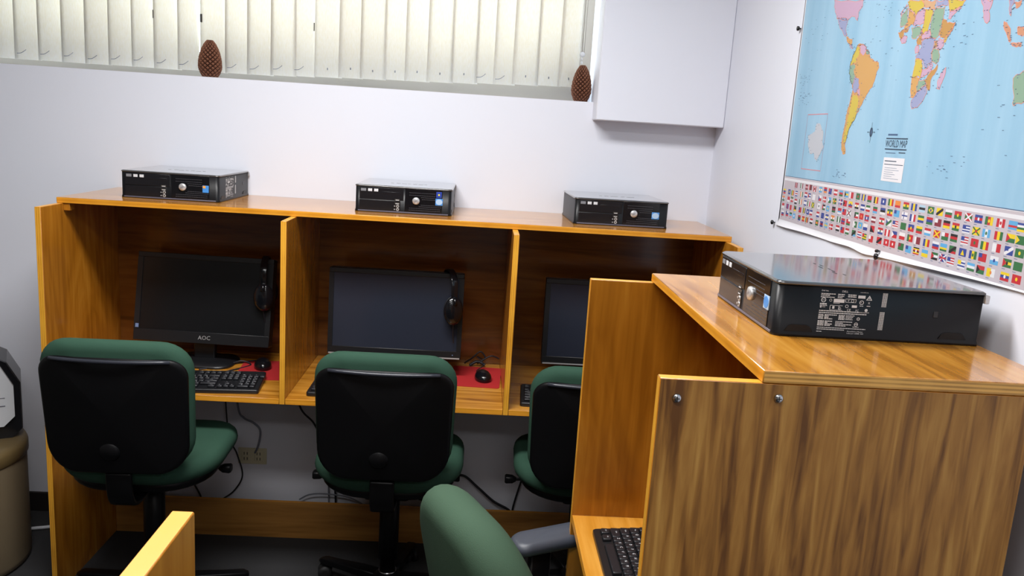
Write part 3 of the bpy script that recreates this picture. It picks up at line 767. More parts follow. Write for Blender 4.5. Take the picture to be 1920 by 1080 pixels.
# ------------------------------------------------------------------ monitors
def make_monitor(label, loc, rz, w, h, zb, tilt, kind):
    t = thing('monitor', label, 'monitor', loc, rz, 'monitors in the carrel bays')
    bz = .017 if kind else .019; bb = .03 if kind else .042
    X = Matrix.Translation((0, 0, zb)) @ Matrix.Rotation(-tilt, 4, 'X')
    b = B('black'); b.box(-w/2, w/2, 0, .045, 0, h, bev=.005, xf=X); hs = b.obj('housing', t)
    b = B('screen' if kind else 'screen_dark'); b.box(-w/2+bz, w/2-bz, -.0005, .004, bb, h-bz, xf=X); b.obj('screen', t)
    b = B('black')
    b.box(-w/2, w/2, -.004, .001, h-bz, h, bev=.0015, xf=X, seg=1); b.box(-w/2, w/2, -.004, .001, 0, bb, bev=.0015, xf=X, seg=1)
    b.box(-w/2, -w/2+bz, -.004, .001, bb, h-bz, xf=X); b.box(w/2-bz, w/2, -.004, .001, bb, h-bz, xf=X); bzl = b.obj('bezel', t)
    if kind:
        b = B('silver'); b.box(-w/2+.004, w/2-.004, -.0048, -.003, .001, .006, xf=X); b.obj('silver_strip', t)
        b = B('amber'); b.lathe([(.002, -.0052), (.002, -.002)], 8, 0, (w/2-.03, 0, .016), 'y'); bmesh.ops.transform(b.bm, matrix=X, verts=b.bm.verts); b.obj('power_light', bzl)
    else:
        b = B('silver'); b.mesh(text_mesh('AOC'), X @ Matrix.Translation((.012, -.0045, .021)) @ Matrix.Rotation(PI/2, 4, 'X') @ Matrix.Scale(.021, 4)); b.obj('emblem', bzl)
        b = B('amber'); b.box(-w/2+.006, -w/2+.018, -.0045, -.003, bb+.004, bb+.018, xf=X); b.obj('corner_sticker', bzl)
    b = B('black'); b.box(-.04, .04, .03, .055, .012, zb+h*.45, bev=.006); b.obj('stand_neck', t)
    b = B('black'); b.loft([[(x*sc, y*sc+.03, z) for x, y in rrect(.24, .18, .06)] for sc, z in ((1, 0), (1, .006), (.96, .011), (.5, .016))]); b.obj('stand_base', t)
    return t
make_monitor('dark wide monitor in the left bay, tilted back, lettering on its lower bezel', (-1.018, -.225, ZD), -.05, .50, .325, .078, .20, 0)
make_monitor('black monitor in the middle bay behind the centre chair', (-.308, -.255, ZD), .0, .487, .318, .076, .05, 1)
make_monitor('black monitor in the right bay half hidden by the near carrel', (.478, -.255, ZD), .0, .487, .318, .078, .05, 1)

# ------------------------------------------------------------------ headphones hung over the monitors
def make_headphones(label, loc, rz, drop):
    """local: hangs from (0,0,0), one cup in front (-y), one behind (+y)"""
    t = thing('headphones', label, 'headphones', loc, rz, 'headphones hung on monitors')
    hw = .062
    pts = [(0, -hw, -drop)]+[(0, -hw*math.cos(a)*1.0, -.055+.06*math.sin(a)) for a in [PI*i/8 for i in range(9)]]+[(0, hw, -drop)]
    b = B('blackgloss'); P = catmull([Vector(p) for p in pts], 4)
    rings = []
    for i, p in enumerate(P):
        tt = (P[min(i+1, len(P)-1)]-P[max(i-1, 0)]).normalized(); nn = Vector((1, 0, 0)).cross(tt).normalized()
        rings.append([p+Vector((1, 0, 0))*x+nn*y for x, y in rrect(.024, .007, .003, 3)])
    b.loft(rings); b.obj('headband', t)
    for s in (-1, 1):
        b = B('blackgloss'); c = (0, s*hw*.96, -drop-.035)
        b.ellipsoid(c, (.036, .019, .053), 0, 20, 14); b.tube([(0, s*(hw+.004), -drop+.015), (0, s*(hw+.014), -drop-.01)], .008); e = b.obj('ear_cup', t)
        b = B('rubber'); b.ellipsoid((0, s*(hw*.96-.014), -drop-.035), (.034, .012, .051), 0, 20, 14); b.obj('ear_cushion', e)
    b = B('cord'); b.tube([(0, -hw, -drop-.078), (.004, -hw+.01, -drop-.12), (.012, -hw+.02, -drop-.16)], .0022); b.obj('lead', t)
    return t
make_headphones('black headphones hanging over the right corner of the middle bay monitor', (-.118, -.232, 1.141), .35, .10)
make_headphones('black headphones hanging over the right corner of the left bay monitor', (-.796, -.172, 1.14), .1, .10)

# ------------------------------------------------------------------ keyboards
ROWS = [[(x, '') for x in ()]]
def key_layout():
    """(x, row, width, legend) in key units"""
    K = []
    K.append((0, 0, 1, 'Esc'))
    for g in range(3):
        for i in range(4): K.append((2+g*4.5+i, 0, 1, 'F%d' % (g*4+i+1)))
    K += [(15.25+i, 0, 1, s) for i, s in enumerate(('PrtSc', 'ScrLk', 'Pause'))]
    K += [(i, 1.3, 1, c) for i, c in enumerate('`1234567890-=')]+[(13, 1.3, 2, '<-')]
    K += [(0, 2.3, 1.5, 'Tab')]+[(1.5+i, 2.3, 1, c) for i, c in enumerate('QWERTYUIOP[]')]+[(13.5, 2.3, 1.5, '\\')]
    K += [(0, 3.3, 1.75, 'Caps')]+[(1.75+i, 3.3, 1, c) for i, c in enumerate("ASDFGHJKL;'")]+[(12.75, 3.3, 2.25, 'Enter')]
    K += [(0, 4.3, 2.25, 'Shift')]+[(2.25+i, 4.3, 1, c) for i, c in enumerate('ZXCVBNM,./')]+[(12.25, 4.3, 2.75, 'Shift')]
    K += [(0, 5.3, 1.25, 'Ctrl'), (1.5, 5.3, 1.25, 'Alt'), (3.75, 5.3, 6.25, ''), (11, 5.3, 1.25, 'Alt'), (13.75, 5.3, 1.25, 'Ctrl')]
    K += [(15.25+i, 1.3, 1, s) for i, s in enumerate(('Ins', 'Home', 'PgUp'))]+[(15.25+i, 2.3, 1, s) for i, s in enumerate(('Del', 'End', 'PgDn'))]
    K += [(16.25, 4.3, 1, '^'), (15.25, 5.3, 1, '<'), (16.25, 5.3, 1, 'v'), (17.25, 5.3, 1, '>')]
    K += [(18.5+i, 1.3, 1, s) for i, s in enumerate('N/*-')]+[(18.5+i, 2.3, 1, s) for i, s in enumerate('789')]+[(18.5+i, 3.3, 1, s) for i, s in enumerate('456')]+[(18.5+i, 4.3, 1, s) for i, s in enumerate('123')]
    K += [(18.5, 5.3, 2, '0'), (20.5, 5.3, 1, '.')]
    return K
KU = .0198; KW, KDp = .452, .172
def make_keyboard(label, loc, rz):
    t = thing('keyboard', label, 'keyboard', loc, rz, 'black keyboards on the carrel desktops')
    b = B('black')
    f0 = [(-KW/2, .0), (KW/2, .0)]
    b.loft([[(x, y+KDp/2, z+hh*(y/KDp+.5)) for x, y in rrect(KW*sc, KDp*sc, .008, 4)] for sc, z, hh in ((.99, 0, 0), (1, .003, 0.002), (1, .012, .012), (.985, .0145, .012))])
    b.obj('keyboard_body', t)
    for x, r, w, s in key_layout():
        cx = -KW/2+.012+(x+w/2)*KU; cy = KDp-.016-(r+.5)*KU*1.15*.99; z = .0145+.012*(cy/KDp)
        b = B('key', 'print')
        hw, hd = w*KU/2-.0008, KU*1.12/2-.0008
        b.loft([[(px, py, zz) for px, py in rrect(2*hw-i_, 2*hd-i_, .002, 2)] for i_, zz in ((0, 0), (.002, .005), (.0045, .007))])
        if s:
            sc = .0085 if len(s) == 1 else .0048
            b.mesh(text_mesh(s, 1, 'CENTER'), Matrix.Translation((-hw*.25 if len(s) == 1 else 0, hd*.22, .0072)) @ Matrix.Scale(sc, 4), 1)
        o = b.obj('key', t); o.location = (cx, cy, z)
    return t
kb = make_keyboard('black keyboard on the left bay desktop behind the left chair', (-.952, -.553, ZD), .10)
def kcopy(label, loc, rz):
    c = copy_tree(kb); c.location = loc; c.rotation_euler = (0, 0, rz); c['label'] = label; return c
kcopy('black keyboard on the middle bay desktop, its left end peeking past the centre chair', (-.345, -.535, ZD), -.04)
kcopy('black keyboard on the right bay desktop, its left end beside the second divider', (.375, -.535, ZD), -.05)
kcopy('black keyboard in the near carrel beside the unstained end panel', (.283, -1.625, ZD), -PI/2)

# ------------------------------------------------------------------ mice and mats
def make_mat(label, loc, rz, w=.2, d=.23):
    b = B('red', 'rubber'); b.loft([[(x, y, z) for x, y in rrect(w, d, .012, 4)] for z in (.0003, .0028)]);
    o = b.obj('mouse_mat'); o.location = loc; o.rotation_euler = (0, 0, rz); return tag(o, label, 'mouse mat', 'red mouse mats')
make_mat('red mouse mat in the middle bay beside the monitor', (-.004, -.215, ZD), -.05, .185, .25)
make_mat('red mouse mat in the left bay beside the keyboard', (-.765, -.265, ZD), .1, .20, .23)
def make_mouse(label, loc, rz, cordpts):
    t = thing('computer_mouse', label, 'mouse', loc, rz, 'black mice on red mats')
    b = B('blackgloss'); rings = []
    for z, sc in ((0, .95), (.006, 1), (.014, .98), (.022, .88), (.029, .68), (.033, .4), (.0345, .05)):
        rings.append([(x*sc, y*sc-.006*(z/.034), z) for x, y in [(.031*math.cos(a)*(1-.12*math.sin(a)), .054*math.sin(a)) for a in [i*2*PI/24 for i in range(24)]]])
    b.loft(rings); b.obj('mouse_shell', t)
    b = B('silver'); b.lathe([(.006, -.003), (.0075, 0), (.006, .003)], 12, 0, (0, .022, .024), 'x'); b.obj('scroll_wheel', t)
    b = B('cord'); b.tube(cordpts, .002); b.obj('cord', t)
    return t
make_mouse('black mouse on the red mat in the middle bay', (.022, -.245, ZD+.0029), .15, [(0, .052, .006), (-.01, .09, .004), (.02, .12, .02), (.0, .16, .04), (.03, .185, .02)])
make_mouse('black mouse on the red mat in the left bay', (-.79, -.235, ZD+.0029), .3, [(0, .052, .006), (-.03, .08, .003), (-.07, .07, .0), (-.14, .05, .0), (-.2, .02, .0)])

# ------------------------------------------------------------------ office chairs
def make_chair(name, label, loc, rz, arms=False, ztop=.985, zseat=.575, fabric='green', lean=.10, seed=0, baserot=0.):
    """faces +y, gas column at the origin"""
    t = thing(name, label, 'office chair', loc, rz)
    BW, BH = .424, .40
    zc = ztop-BH/2
    yb = -.262
    def mpb(u, v, dep):       # concave hug towards the sitter, slight lumbar bow
        u *= 1.0+.22*min(0, v+.04)+.10*max(0, v)
        y = yb+dep+.9*u*u*.55+ (v*-lean) - .10*(v*v)
        return (u, y, zc+v)
    if not arms:
        b = B(fabric); pad(b, BW, BH, .062, .09, .031, mpb, rb=.095, dome=.006); back = b.obj('backrest', t)
        def mps(u, v, dep): p = mpb(u, v-.024, dep-.030-.010*(1-(2*u/BW)**2)); return p
        b = B('chairblack'); pad(b, BW-.014, BH-.042, .022, .055, .012, mps, rb=.085, dome=.010); sh = b.obj('back_shell', back)
        # raised lip along the shell's top edge
        b = B('lip'); L_ = []
        for k in range(13):
            u = -(BW-.1)/2+(BW-.1)*k/12; p = mps(u, (BH-.042)/2-.006, -.010); L_.append((p[0], p[1], p[2]))
        b.tube(L_, .006, n=8, smooth_path=False); b.obj('shell_lip', back)
        b = B('chairblack'); p = mps(-.01, -.10, -.022)
        b.lathe([(.034, .016), (.028, .006), (.02, .001), (.008, -.001), (.0005, -.002)], 24, 0, p, 'y'); b.obj('adjuster_cap', back)
    else:
        # fully upholstered oval backrest
        def mpo(u, v, dep): return (u, yb+dep+.4*u*u-.22*v-.06*v*v, zc+v)
        b = B(fabric); pad(b, .43, .50, .115, .17, .055, mpo, rb=.12, dome=.012, k=6, n=10); back = b.obj('backrest', t)
        b = B('chairblack'); pad(b, .24, .22, .03, .07, .014, lambda u, v, dep: mpo(u, v-.14, dep-.062), rb=.07); b.obj('back_shell', back)
    # seat
    SWd, SDp = .49, .46
    def mpst(u, v, dep):
        return (u, v+.005, zseat-.035+dep+.25*u*u*.5-.55*max(0, v-.12)**2*3)
    b = B(fabric); pad(b, SWd, SDp, .075, .15, .036, mpst, rb=.17, dome=.006); seat = b.obj('seat', t)
    b = B('chairblack'); pad(b, SWd-.05, SDp-.05, .04, .14, .02, lambda u, v, d_: mpst(u, v, d_-.045), rb=.15); b.obj('seat_pan', seat)
    b = B('chairblack'); b.box(-.075, .075, -.13, .10, zseat-.135, zseat-.088, bev=.012); b.obj('mechanism', t)
    b = B('chairblack'); pts = [(0, -.11, zseat-.115), (0, -.20, zseat-.12), (0, -.25, zseat-.10), (0, -.268, zseat-.05), (0, -.27, zseat+.0)]
    P = catmull([Vector(p) for p in pts], 5); rings = []
    for i, p in enumerate(P):
        tt = (P[min(i+1, len(P)-1)]-P[max(i-1, 0)]).normalized(); nn = Vector((1, 0, 0)).cross(tt).normalized()
        rings.append([p+Vector((1, 0, 0))*x+nn*y for x, y in rrect(.075, .016, .007, 3)])
    b.loft(rings); b.obj('back_bar', t)
    for s, yy, ln in ((-1, .03, .235), (1, .06, .20)):
        b = B('chairblack'); x1 = s*ln
        b.tube([(s*.06, yy, zseat-.115), (s*.15, yy, zseat-.118), (x1, yy, zseat-.122)], .0055)
        b.loft([[(x1+s*dx, yy+y, zseat-.122+z) for y, z in rrect(w_, h_, .006, 3)] for dx, w_, h_ in ((-.005, .016, .014), (.008, .030, .024), (.03, .034, .026), (.035, .028, .022))]); b.obj('lever', t)
    b = B('chairblack'); b.lathe([(.027, .10), (.027, .17), (.034, .172), (.034, zseat-.13)], 20); b.obj('gas_column', t)
    b = B('chrome'); b.lathe([(.0315, .118), (.0315, .126)], 20); b.obj('column_collar', t)
    b = B('chairblack'); b.lathe([(.02, .065), (.05, .07), (.052, .10), (.036, .118), (.031, .119)], 20); hub = b.obj('base_hub', t)
    for k in range(5):
        a = baserot+k*2*PI/5; X = Matrix.Rotation(a, 4, 'Z')
        b = B('chairblack'); rings = []
        for r_, w_, h_, z in ((.035, .05, .035, .088), (.12, .044, .03, .084), (.22, .036, .024, .074), (.285, .034, .022, .068), (.3, .022, .012, .066)):
            rings.append([X @ Vector((r_, y, z+q)) for y, q in rrect(w_, h_, .005, 3)])
        b.loft(rings); lg = b.obj('base_leg', t)
        b = B('rubber'); c = X @ Vector((.28, 0, 0)); Rz = Matrix.Translation((c.x, c.y, 0)) @ Matrix.Rotation(a+.7, 4, 'Z')
        for s in (-1, 1):
            n0 = len(b.bm.verts); b.lathe([(.010, -.009), (.025, -.008), (.026, 0), (.025, .008), (.010, .009)], 18, 0, (0, s*.015, .026), 'y')
        b.box(-.012, .012, -.006, .006, .02, .06, bev=.002); bmesh.ops.transform(b.bm, matrix=Rz, verts=b.bm.verts); b.obj('caster', lg)
    if arms:
        for s in (-1, 1):
            b = B('armpad'); pad(b, .085, .25, .036, .038, .017, lambda u, v, dep: (s*.255+u+s*.012*math.cos(v*9), .07+v, .672+dep-.35*v*v), rb=.036, dome=.004); ap = b.obj('arm_pad', t)
            b = B('chairblack'); b.loft([[(s*.255+x, +.02+y, z) for x, y in rrect(.02, .06, .008, 3)] for z in (.44, .645)]); b.box(min(s*.07, s*.26), max(s*.07, s*.26), -.005, .045, .42, .445, bev=.004); b.obj('arm_post', t)
    return t
G = 'office chairs with green fabric and black back shells'
make_chair('office_chair', 'green and black office chair in front of the left bay', (-1.045, -.61, 0), .03, ztop=1.005, zseat=.60, baserot=.35)['group'] = G
make_chair('office_chair', 'green and black office chair in the centre in front of the middle bay', (-.276, -.535, 0), 0., ztop=.985, baserot=.1)['group'] = G
make_chair('office_chair', 'green and black office chair at the right bay half hidden by the near carrel', (.388, -.475, 0), -.03, ztop=.955, zseat=.56, baserot=.6)['group'] = G
make_chair('office_chair', 'lit green armchair on wheels in the foreground with an oval backrest and grey arm pad', (.262, -1.56, 0), -PI/2+.44, arms=True, ztop=.90, zseat=.50, fabric='green2', baserot=.2)

# ------------------------------------------------------------------ world map
def wp(y, z, off): return (XR-(.0015+(off-.0015)*.3), y/1000, z/1000)
wm = thing('wall_map', 'large blue world map with rows of flags pinned to the right wall', 'map', (XR, -1.5, 1.43))
def mplace(b, name, par=wm):
    o = b.obj(name, par if par is wm else par, norm=False); o.matrix_local = Matrix.Translation(-wm.location) if par is wm else Matrix.Identity(4); return o
YE = -2600; ZT = 2450
mb = bpy.data.materials.new('map_ocean'); mb.use_nodes = True
nt = mb.node_tree; bs = nt.nodes['Principled BSDF']; bs.inputs['Roughness'].default_value = .38
tc = nt.nodes.new('ShaderNodeTexCoord'); mp = nt.nodes.new('ShaderNodeMapping'); mp.inputs['Scale'].default_value = (1, 9, .6)
nz = nt.nodes.new('ShaderNodeTexNoise'); nz.inputs['Scale'].default_value = 1.6; nz.inputs['Detail'].default_value = 3
cr = nt.nodes.new('ShaderNodeValToRGB'); cr.color_ramp.elements[0].color = srgb(130, 174, 202); cr.color_ramp.elements[1].color = srgb(147, 186, 211)
cr.color_ramp.elements[0].position = .35; cr.color_ramp.elements[1].position = .65
bp = nt.nodes.new('ShaderNodeBump'); bp.inputs['Strength'].default_value = .25; bp.inputs['Distance'].default_value = .01
for a_, b_ in ((tc.outputs['Object'], mp.inputs['Vector']), (mp.outputs['Vector'], nz.inputs['Vector']), (nz.outputs['Fac'], cr.inputs['Fac']), (cr.outputs['Color'], bs.inputs['Base Color']), (nz.outputs['Fac'], bp.inputs['Height']), (bp.outputs['Normal'], bs.inputs['Normal'])): nt.links.new(a_, b_)
M['paper'] = mat('map_paper_white', srgb(216, 216, 222), .4)
M['bandgrey'] = mat('map_band_grey', srgb(184, 176, 184), .45)
M['ink'] = mat('map_ink', srgb(70, 96, 130), .6)
M['inkdark'] = mat('map_ink_dark', srgb(44, 62, 84), .6)
M['inkred'] = mat('map_ink_red', srgb(206, 130, 140), .6)
M['coast'] = mat('map_coast', srgb(218, 142, 120), .6)
for k, c in INK.items(): M['f'+k] = mat('flag_ink_'+k, srgb(*c), .45)
for k, c in LINK.items(): M['l'+k] = mat('land_ink_'+k, srgb(*c), .45, bump=None)
# the sheet, slightly wavy at its lower edge, 1 mm off the wall
low = [(-745, 1430), (-826, 1431), (-973, 1434), (-1141, 1433), (-1262, 1436), (-1334, 1430), (-1409, 1434), (-1633, 1444), (-1830, 1450), (-2100, 1452), (YE, 1450)]
b = B('paper')
lowp = catmull([Vector((y, z, 0)) for y, z in low], 5)
outl = [(p.x, p.y) for p in lowp]
nL = len(outl)
curl = [.004+.006*abs(math.sin(i*.23)) for i in range(nL)]
rows = []
rows.append([(XR-.0012-curl[i], y/1000, z/1000) for i, (y, z) in enumerate(outl)])
rows.append([(XR-.0012-curl[i]*.2, y/1000, (z*.5+1447*.5)/1000) for i, (y, z) in enumerate(outl)])
rows.append([(XR-.0012, y/1000 if i else -.763, 1.449) for i, (y, z) in enumerate(outl)])
rows.append([(XR-.0012, y/1000 if i else -.7625, 1.50) for i, (y, z) in enumerate(outl)])
rows.append([(XR-.0012, y/1000 if i else -.752, ZT/1000) for i, (y, z) in enumerate(outl)])
th = [[(x+.0009, y, z) for x, y, z in r] for r in rows]
for R_, flip in ((rows, False), (th, True)):
    V = [[b.bm.verts.new(p) for p in r] for r in R_]
    for r0, r1 in zip(V[:-1], V[1:]):
        for i in range(nL-1):
            f = b.bm.faces.new((r0[i], r0[i+1], r1[i+1], r1[i])); f.smooth = True
mplace(b, 'sheet')
def rect(b, y0, y1, z0, z1, off, mi=0): return b.poly([wp(y0, z0, off), wp(y1, z0, off), wp(y1, z1, off), wp(y0, z1, off)], mi)
b = B(mb, 'ink'); b.poly([wp(-768, 1577, .0015), wp(YE, 1583, .0015), wp(YE, ZT, .0015), wp(-760, ZT, .0015)])
b.poly([wp(-768, 1575.5, .0016), wp(YE, 1581.5, .0016), wp(YE, 1583, .0016), wp(-768, 1577, .0016)], 1); mplace(b, 'ocean')
b = B('bandgrey', 'paper'); b.poly([wp(-766, 1449, .0015), wp(-1390, 1447, .0015), wp(-1890, 1454, .0015), wp(YE, 1455, .0015), wp(YE, 1580, .0015), wp(-768, 1574.5, .0015)])
b.poly([wp(-768, 1564, .0017), wp(YE, 1566, .0017), wp(YE, 1573, .0017), wp(-768, 1571, .0017)], 1); mplace(b, 'flag_border')
# land
keys = list(LINK)
def rough(pts, amp=.16, lev=2):
    for _ in range(lev):
        out = []
        for (y0, z0), (y1, z1) in zip(pts, pts[1:]+pts[:1]):
            out.append((y0, z0)); L_ = math.hypot(y1-y0, z1-z0)
            if L_ < 4: continue
            k_ = math.sin(y0*12.9898+z0*78.233+y1*37.719+z1*11.13)*43758.5453
            k_ = (k_-math.floor(k_)-.5)*2*amp*min(L_, 22)
            out.append(((y0+y1)/2-(z1-z0)/L_*k_, (z0+z1)/2+(y1-y0)/L_*k_))
        pts = out
    return pts
def landmass(sel):
    b = B(*['l'+k for k in keys], 'coast')
    for n_, (k, pts) in enumerate(LAND):
        if n_ not in sel: continue
        pts = rough(pts)
        o_ = .0021+.00001*n_
        tri = mathutils.geometry.tessellate_polygon([[Vector((y, z, 0)) for y, z in pts]])
        V = [b.bm.verts.new(wp(y, z, o_)) for y, z in pts]
        for t_ in tri:
            try: f = b.bm.faces.new([V[q] for q in t_]); f.material_index = keys.index(k)
            except ValueError: pass
        if k == 'A': continue
        for (y0, z0), (y1, z1) in zip(pts, pts[1:]+pts[:1]):
            L_ = math.hypot(y1-y0, z1-z0)
            if L_ < .5: continue
            ny, nz = -(z1-z0)/L_*.55, (y1-y0)/L_*.55
            b.poly([wp(y0+ny, z0+nz, .0027), wp(y1+ny, z1+nz, .0027), wp(y1-ny, z1-nz, .0027), wp(y0-ny, z0-nz, .0027)], len(keys))
    return mplace(b, 'printed_landmass')
landmass(range(0, 9)); landmass(range(9, 13)); landmass(list(range(13, 24))+list(range(26, 42)))
for s_ in ((24, 25), (42,), (43,), (44,), (45,), (46,), (47,), (48,), (49,), (50,)): landmass(s_)
# tiny place-name strokes along the coasts
b = B('ink', 'inkdark', 'inkred', 'paper'); r_ = random.Random(2)
for k, pts in LAND:
    for i in range(len(pts)):
        (y0, z0), (y1, z1) = pts[i], pts[(i+1) % len(pts)]
        L_ = math.hypot(y1-y0, z1-z0); n_ = int(L_/7)+1
        for j in range(n_):
            if r_.random() < .5: continue
            f_ = (j+r_.random())/n_; y = y0+(y1-y0)*f_+r_.uniform(-9, 9); z = z0+(z1-z0)*f_+r_.uniform(-2, 2)
            l_ = r_.uniform(2.5, 6.5)
            rect(b, y, y-l_, z, z+1.1, .0030, r_.choice((0, 0, 1)))
for cy_, cz_, n_, sy, sz in ((-815, 1840, 26, 45, 40), (-840, 1800, 20, 60, 26), (-1290, 1880, 10, 120, 90), (-1150, 1600, 18, 50, 9), (-1600, 1640, 16, 60, 24), (-1750, 1720, 10, 100, 50), (-1560, 1890, 14, 90, 50), (-1250, 1990, 16, 60, 40), (-870, 1960, 14, 60, 50)):
    for j in range(n_):
        y = cy_+r_.gauss(0, sy*.5); z = cz_+r_.gauss(0, sz*.5)
        if y > -778 or z < 1590: continue
        rect(b, y, y-r_.uniform(3, 9), z, z+1.0, .0030, 0)
mplace(b, 'place_names')['kind'] = 'stuff'
INKS = ('ink', 'inkdark', 'inkred', 'paper')
b = B(*INKS)
# inset frame, title block, key and compass rose
rect(b, -882, -1016, 1750, 1752, .0029, 2); rect(b, -882, -1016, 1602, 1604, .0029, 2)
rect(b, -882, -882.8, 1604, 1750, .0029, 2); rect(b, -1015.2, -1016, 1604, 1750, .0029, 2)
mplace(b, 'inset_frame'); b = B(*INKS)
rect(b, -1350, -1444, 1690.5, 1693, .0029, 1); rect(b, -1350, -1445, 1667.5, 1670, .0029, 1)
rect(b, -1356, -1398, 1698, 1702, .0029, 0); rect(b, -1356, -1400, 1660, 1661.5, .0029, 0); rect(b, -1414, -1442, 1661, 1663, .0029, 1)
LG = B(*INKS)
rect(LG, -1352, -1444, 1599, 1650.5, .0028, 3)
rect(LG, -1358, -1410, 1642, 1644, .0030, 1); rect(LG, -1358, -1440, 1635, 1636.5, .0030, 1)
for j in range(6): rect(LG, -1362, -1362-r_.uniform(30, 74), 1628-4.6*j, 1628.8-4.6*j, .0030, 0)
def mtext(b, s_, y, z, h, mi, off=.0030, sx=1.):
    b.mesh(text_mesh(s_), Matrix.Translation(wp(y, z, off)) @ Matrix(((0, 0, -1, 0), (-1, 0, 0, 0), (0, 1, 0, 0), (0, 0, 0, 1))) @ Matrix.Diagonal((h*sx/1000, h/1000, 1, 1)), mi)
mtext(b, 'WORLD MAP', -1397, 1680, 22, 1, sx=.72)
mplace(b, 'title_lettering'); mplace(LG, 'legend_box'); b = B(*INKS)
cyy, czz = -1273, 1705
b.poly([wp(cyy+7*math.cos(a), czz+11*math.sin(a), .0029) for a in [i*PI/12 for i in range(24)]], 1)
b.poly([wp(cyy-1+3*math.cos(a), czz+6*math.sin(a), .0031) for a in [i*PI/6 for i in range(12)]], 0)
rect(b, cyy+15, cyy-15, czz-.5, czz+.5, .0030, 1); rect(b, cyy+.5, cyy-.5, czz-24, czz+22, .0030, 1)
for a_ in (15, -15): b.poly([wp(cyy+a_, czz-2, .0031), wp(cyy+a_*1.3, czz, .0031), wp(cyy+a_, czz+2, .0031)], 1)
mplace(b, 'compass_rose')
# flags
fk = list(INK); b = B(*['f'+k for k in fk], 'ink')
def flag(y, z, spec):
    h = 14.6; w = 18.5 if y > -1100 else (20.5 if y > -1350 else 23.)
    y0, z0 = y+w/2, z-h/2
    P = lambda u, v, o: wp(y0-u*w, z0+v*h, o)
    def q(u0, u1, v0, v1, c, o): b.poly([P(u0, v0, o), P(u1, v0, o), P(u1, v1, o), P(u0, v1, o)], fk.index(c))
    base, *ex = spec.split(','); cs = base[1:]; n = len(cs)
    for i, c in enumerate(cs):
        if base[0] == 'v': q(i/n, (i+1)/n, 0, 1, c, .0019)
        else: q(0, 1, 1-(i+1)/n, 1-i/n, c, .0019)
    for j, e in enumerate(ex):
        o = .0021+.0002*j; c = fk.index(e[1])
        if e[0] == 'o': b.poly([P(.5+.5*.36*math.cos(a)*h/w*1.1, .5+.22*math.sin(a), o) for a in [i*PI/6 for i in range(12)]], c)
        elif e[0] == 't': b.poly([P(0, 0, o), P(.45, .5, o), P(0, 1, o)], c)
        elif e[0] == 'k': q(0, .45, .48, 1, e[1], o)
        elif e[0] == '+': q(.3, .42, 0, 1, e[1], o); q(0, .3, .4, .6, e[1], o); q(.42, 1, .4, .6, e[1], o)
        elif e[0] == 'x':
            b.poly([P(0, 0, o), P(.12, 0, o), P(1, .88, o), P(1, 1, o), P(.88, 1, o), P(0, .12, o)], c); b.poly([P(0, 1, o+.00005), P(0, .88, o+.00005), P(.88, 0, o+.00005), P(1, 0, o+.00005), P(1, .12, o+.00005), P(.12, 1, o+.00005)], c)
        elif e[0] == 'd': b.poly([P(0, 0, o), P(.22, 0, o), P(1, .72, o), P(1, 1, o), P(.78, 1, o), P(0, .28, o)], c)
        elif e[0] == 'y': b.poly([P(.12, .5, o), P(.5, .12, o), P(.88, .5, o), P(.5, .88, o)], c)
        elif e[0] == 'b': b.poly([P(0, 0, o), P(1, 0, o), P(0, 1, o)], c)
        elif e[0] == 'a': b.poly([P(.25, .15, o), P(.75, .15, o), P(.5, .85, o)], c)
    rect(b, y0, y0-9, z0-3.6, z0-2.6, .0019, len(fk))
for f_ in FLAGS: flag(*f_)
mplace(b, 'printed_flags')
def pin(label, y, z, big=1.):
    b = B('blackgloss'); b.lathe([(.0018, 0), (.0018, -.004), (.0045*big, -.005), (.0068*big, -.0075), (.0064*big, -.0115), (.003, -.0125)], 16, 0, (0, 0, 0), 'x')
    o = b.obj('push_pin'); o.location = (XR, y, z); tag(o, label, 'push pin', 'black push pins round the map')
pin('black push pin on the wall left of the map near the top of the picture', -.743, 1.996)
pin('black push pin at the lower left corner of the map', -.727, 1.434)
pin('black push pin under the middle of the lower map edge above the near computer', -1.396, 1.433, 1.1)
pin('black push pin above another at the map edge over the near computer', -1.397, 1.4455, .55)

# ------------------------------------------------------------------ outlet, cables
t = thing('wall_outlet', 'ivory double wall outlet low on the wall under the left bay', 'outlet', (-.899, YW, .281))
b = B('ivory'); b.box(-.058, .058, -.006, 0, -.036, .034, bev=.003); b.obj('cover_plate', t)
for s in (-1, 1):
    b = B('ivory', 'slot'); b.box(s*.026-.017, s*.026+.017, -.009, -.004, -.022, .022, bev=.003)
    for yy in (-.011, .011):
        for xx in (-.006, .006): b.box(s*.026+xx-.0015, s*.026+xx+.0015, -.0096, -.008, yy-.006, yy+.006, mi=1)
    b.obj('socket', t)
def cable(label, pts, r=.004, m_='cord', group='cables hanging under the carrel'):
    b = B(m_); b.tube(pts, r); o = b.obj('power_cable'); c = Vector(pts[0])
    for v in o.data.vertices: v.co -= c
    o.location = c; tag(o, label, 'cable', group)
cable('grey cable arching up from the ivory wall outlet', [(-.885, .012, .30), (-.868, .0, .34), (-.862, .005, .40), (-.89, .01, .43), (-.93, .01, .45), (-.95, .0, .5), (-.96, -.03, .72)], .004, 'greycord')
cable('thin dark cable hanging between the left chair seat and the outlet', [(-1.0, -.02, .72), (-.99, .0, .4), (-.955, .008, .29), (-.935, .01, .20), (-.97, .012, .13), (-1.02, .01, .09)], .003)
cable('dark cable under the left bay ending behind the kick board', [(-1.18, -.02, .72), (-1.17, .0, .35), (-1.145, .01, .19), (-1.105, .01, .10), (-1.1, .005, .05)], .0035)
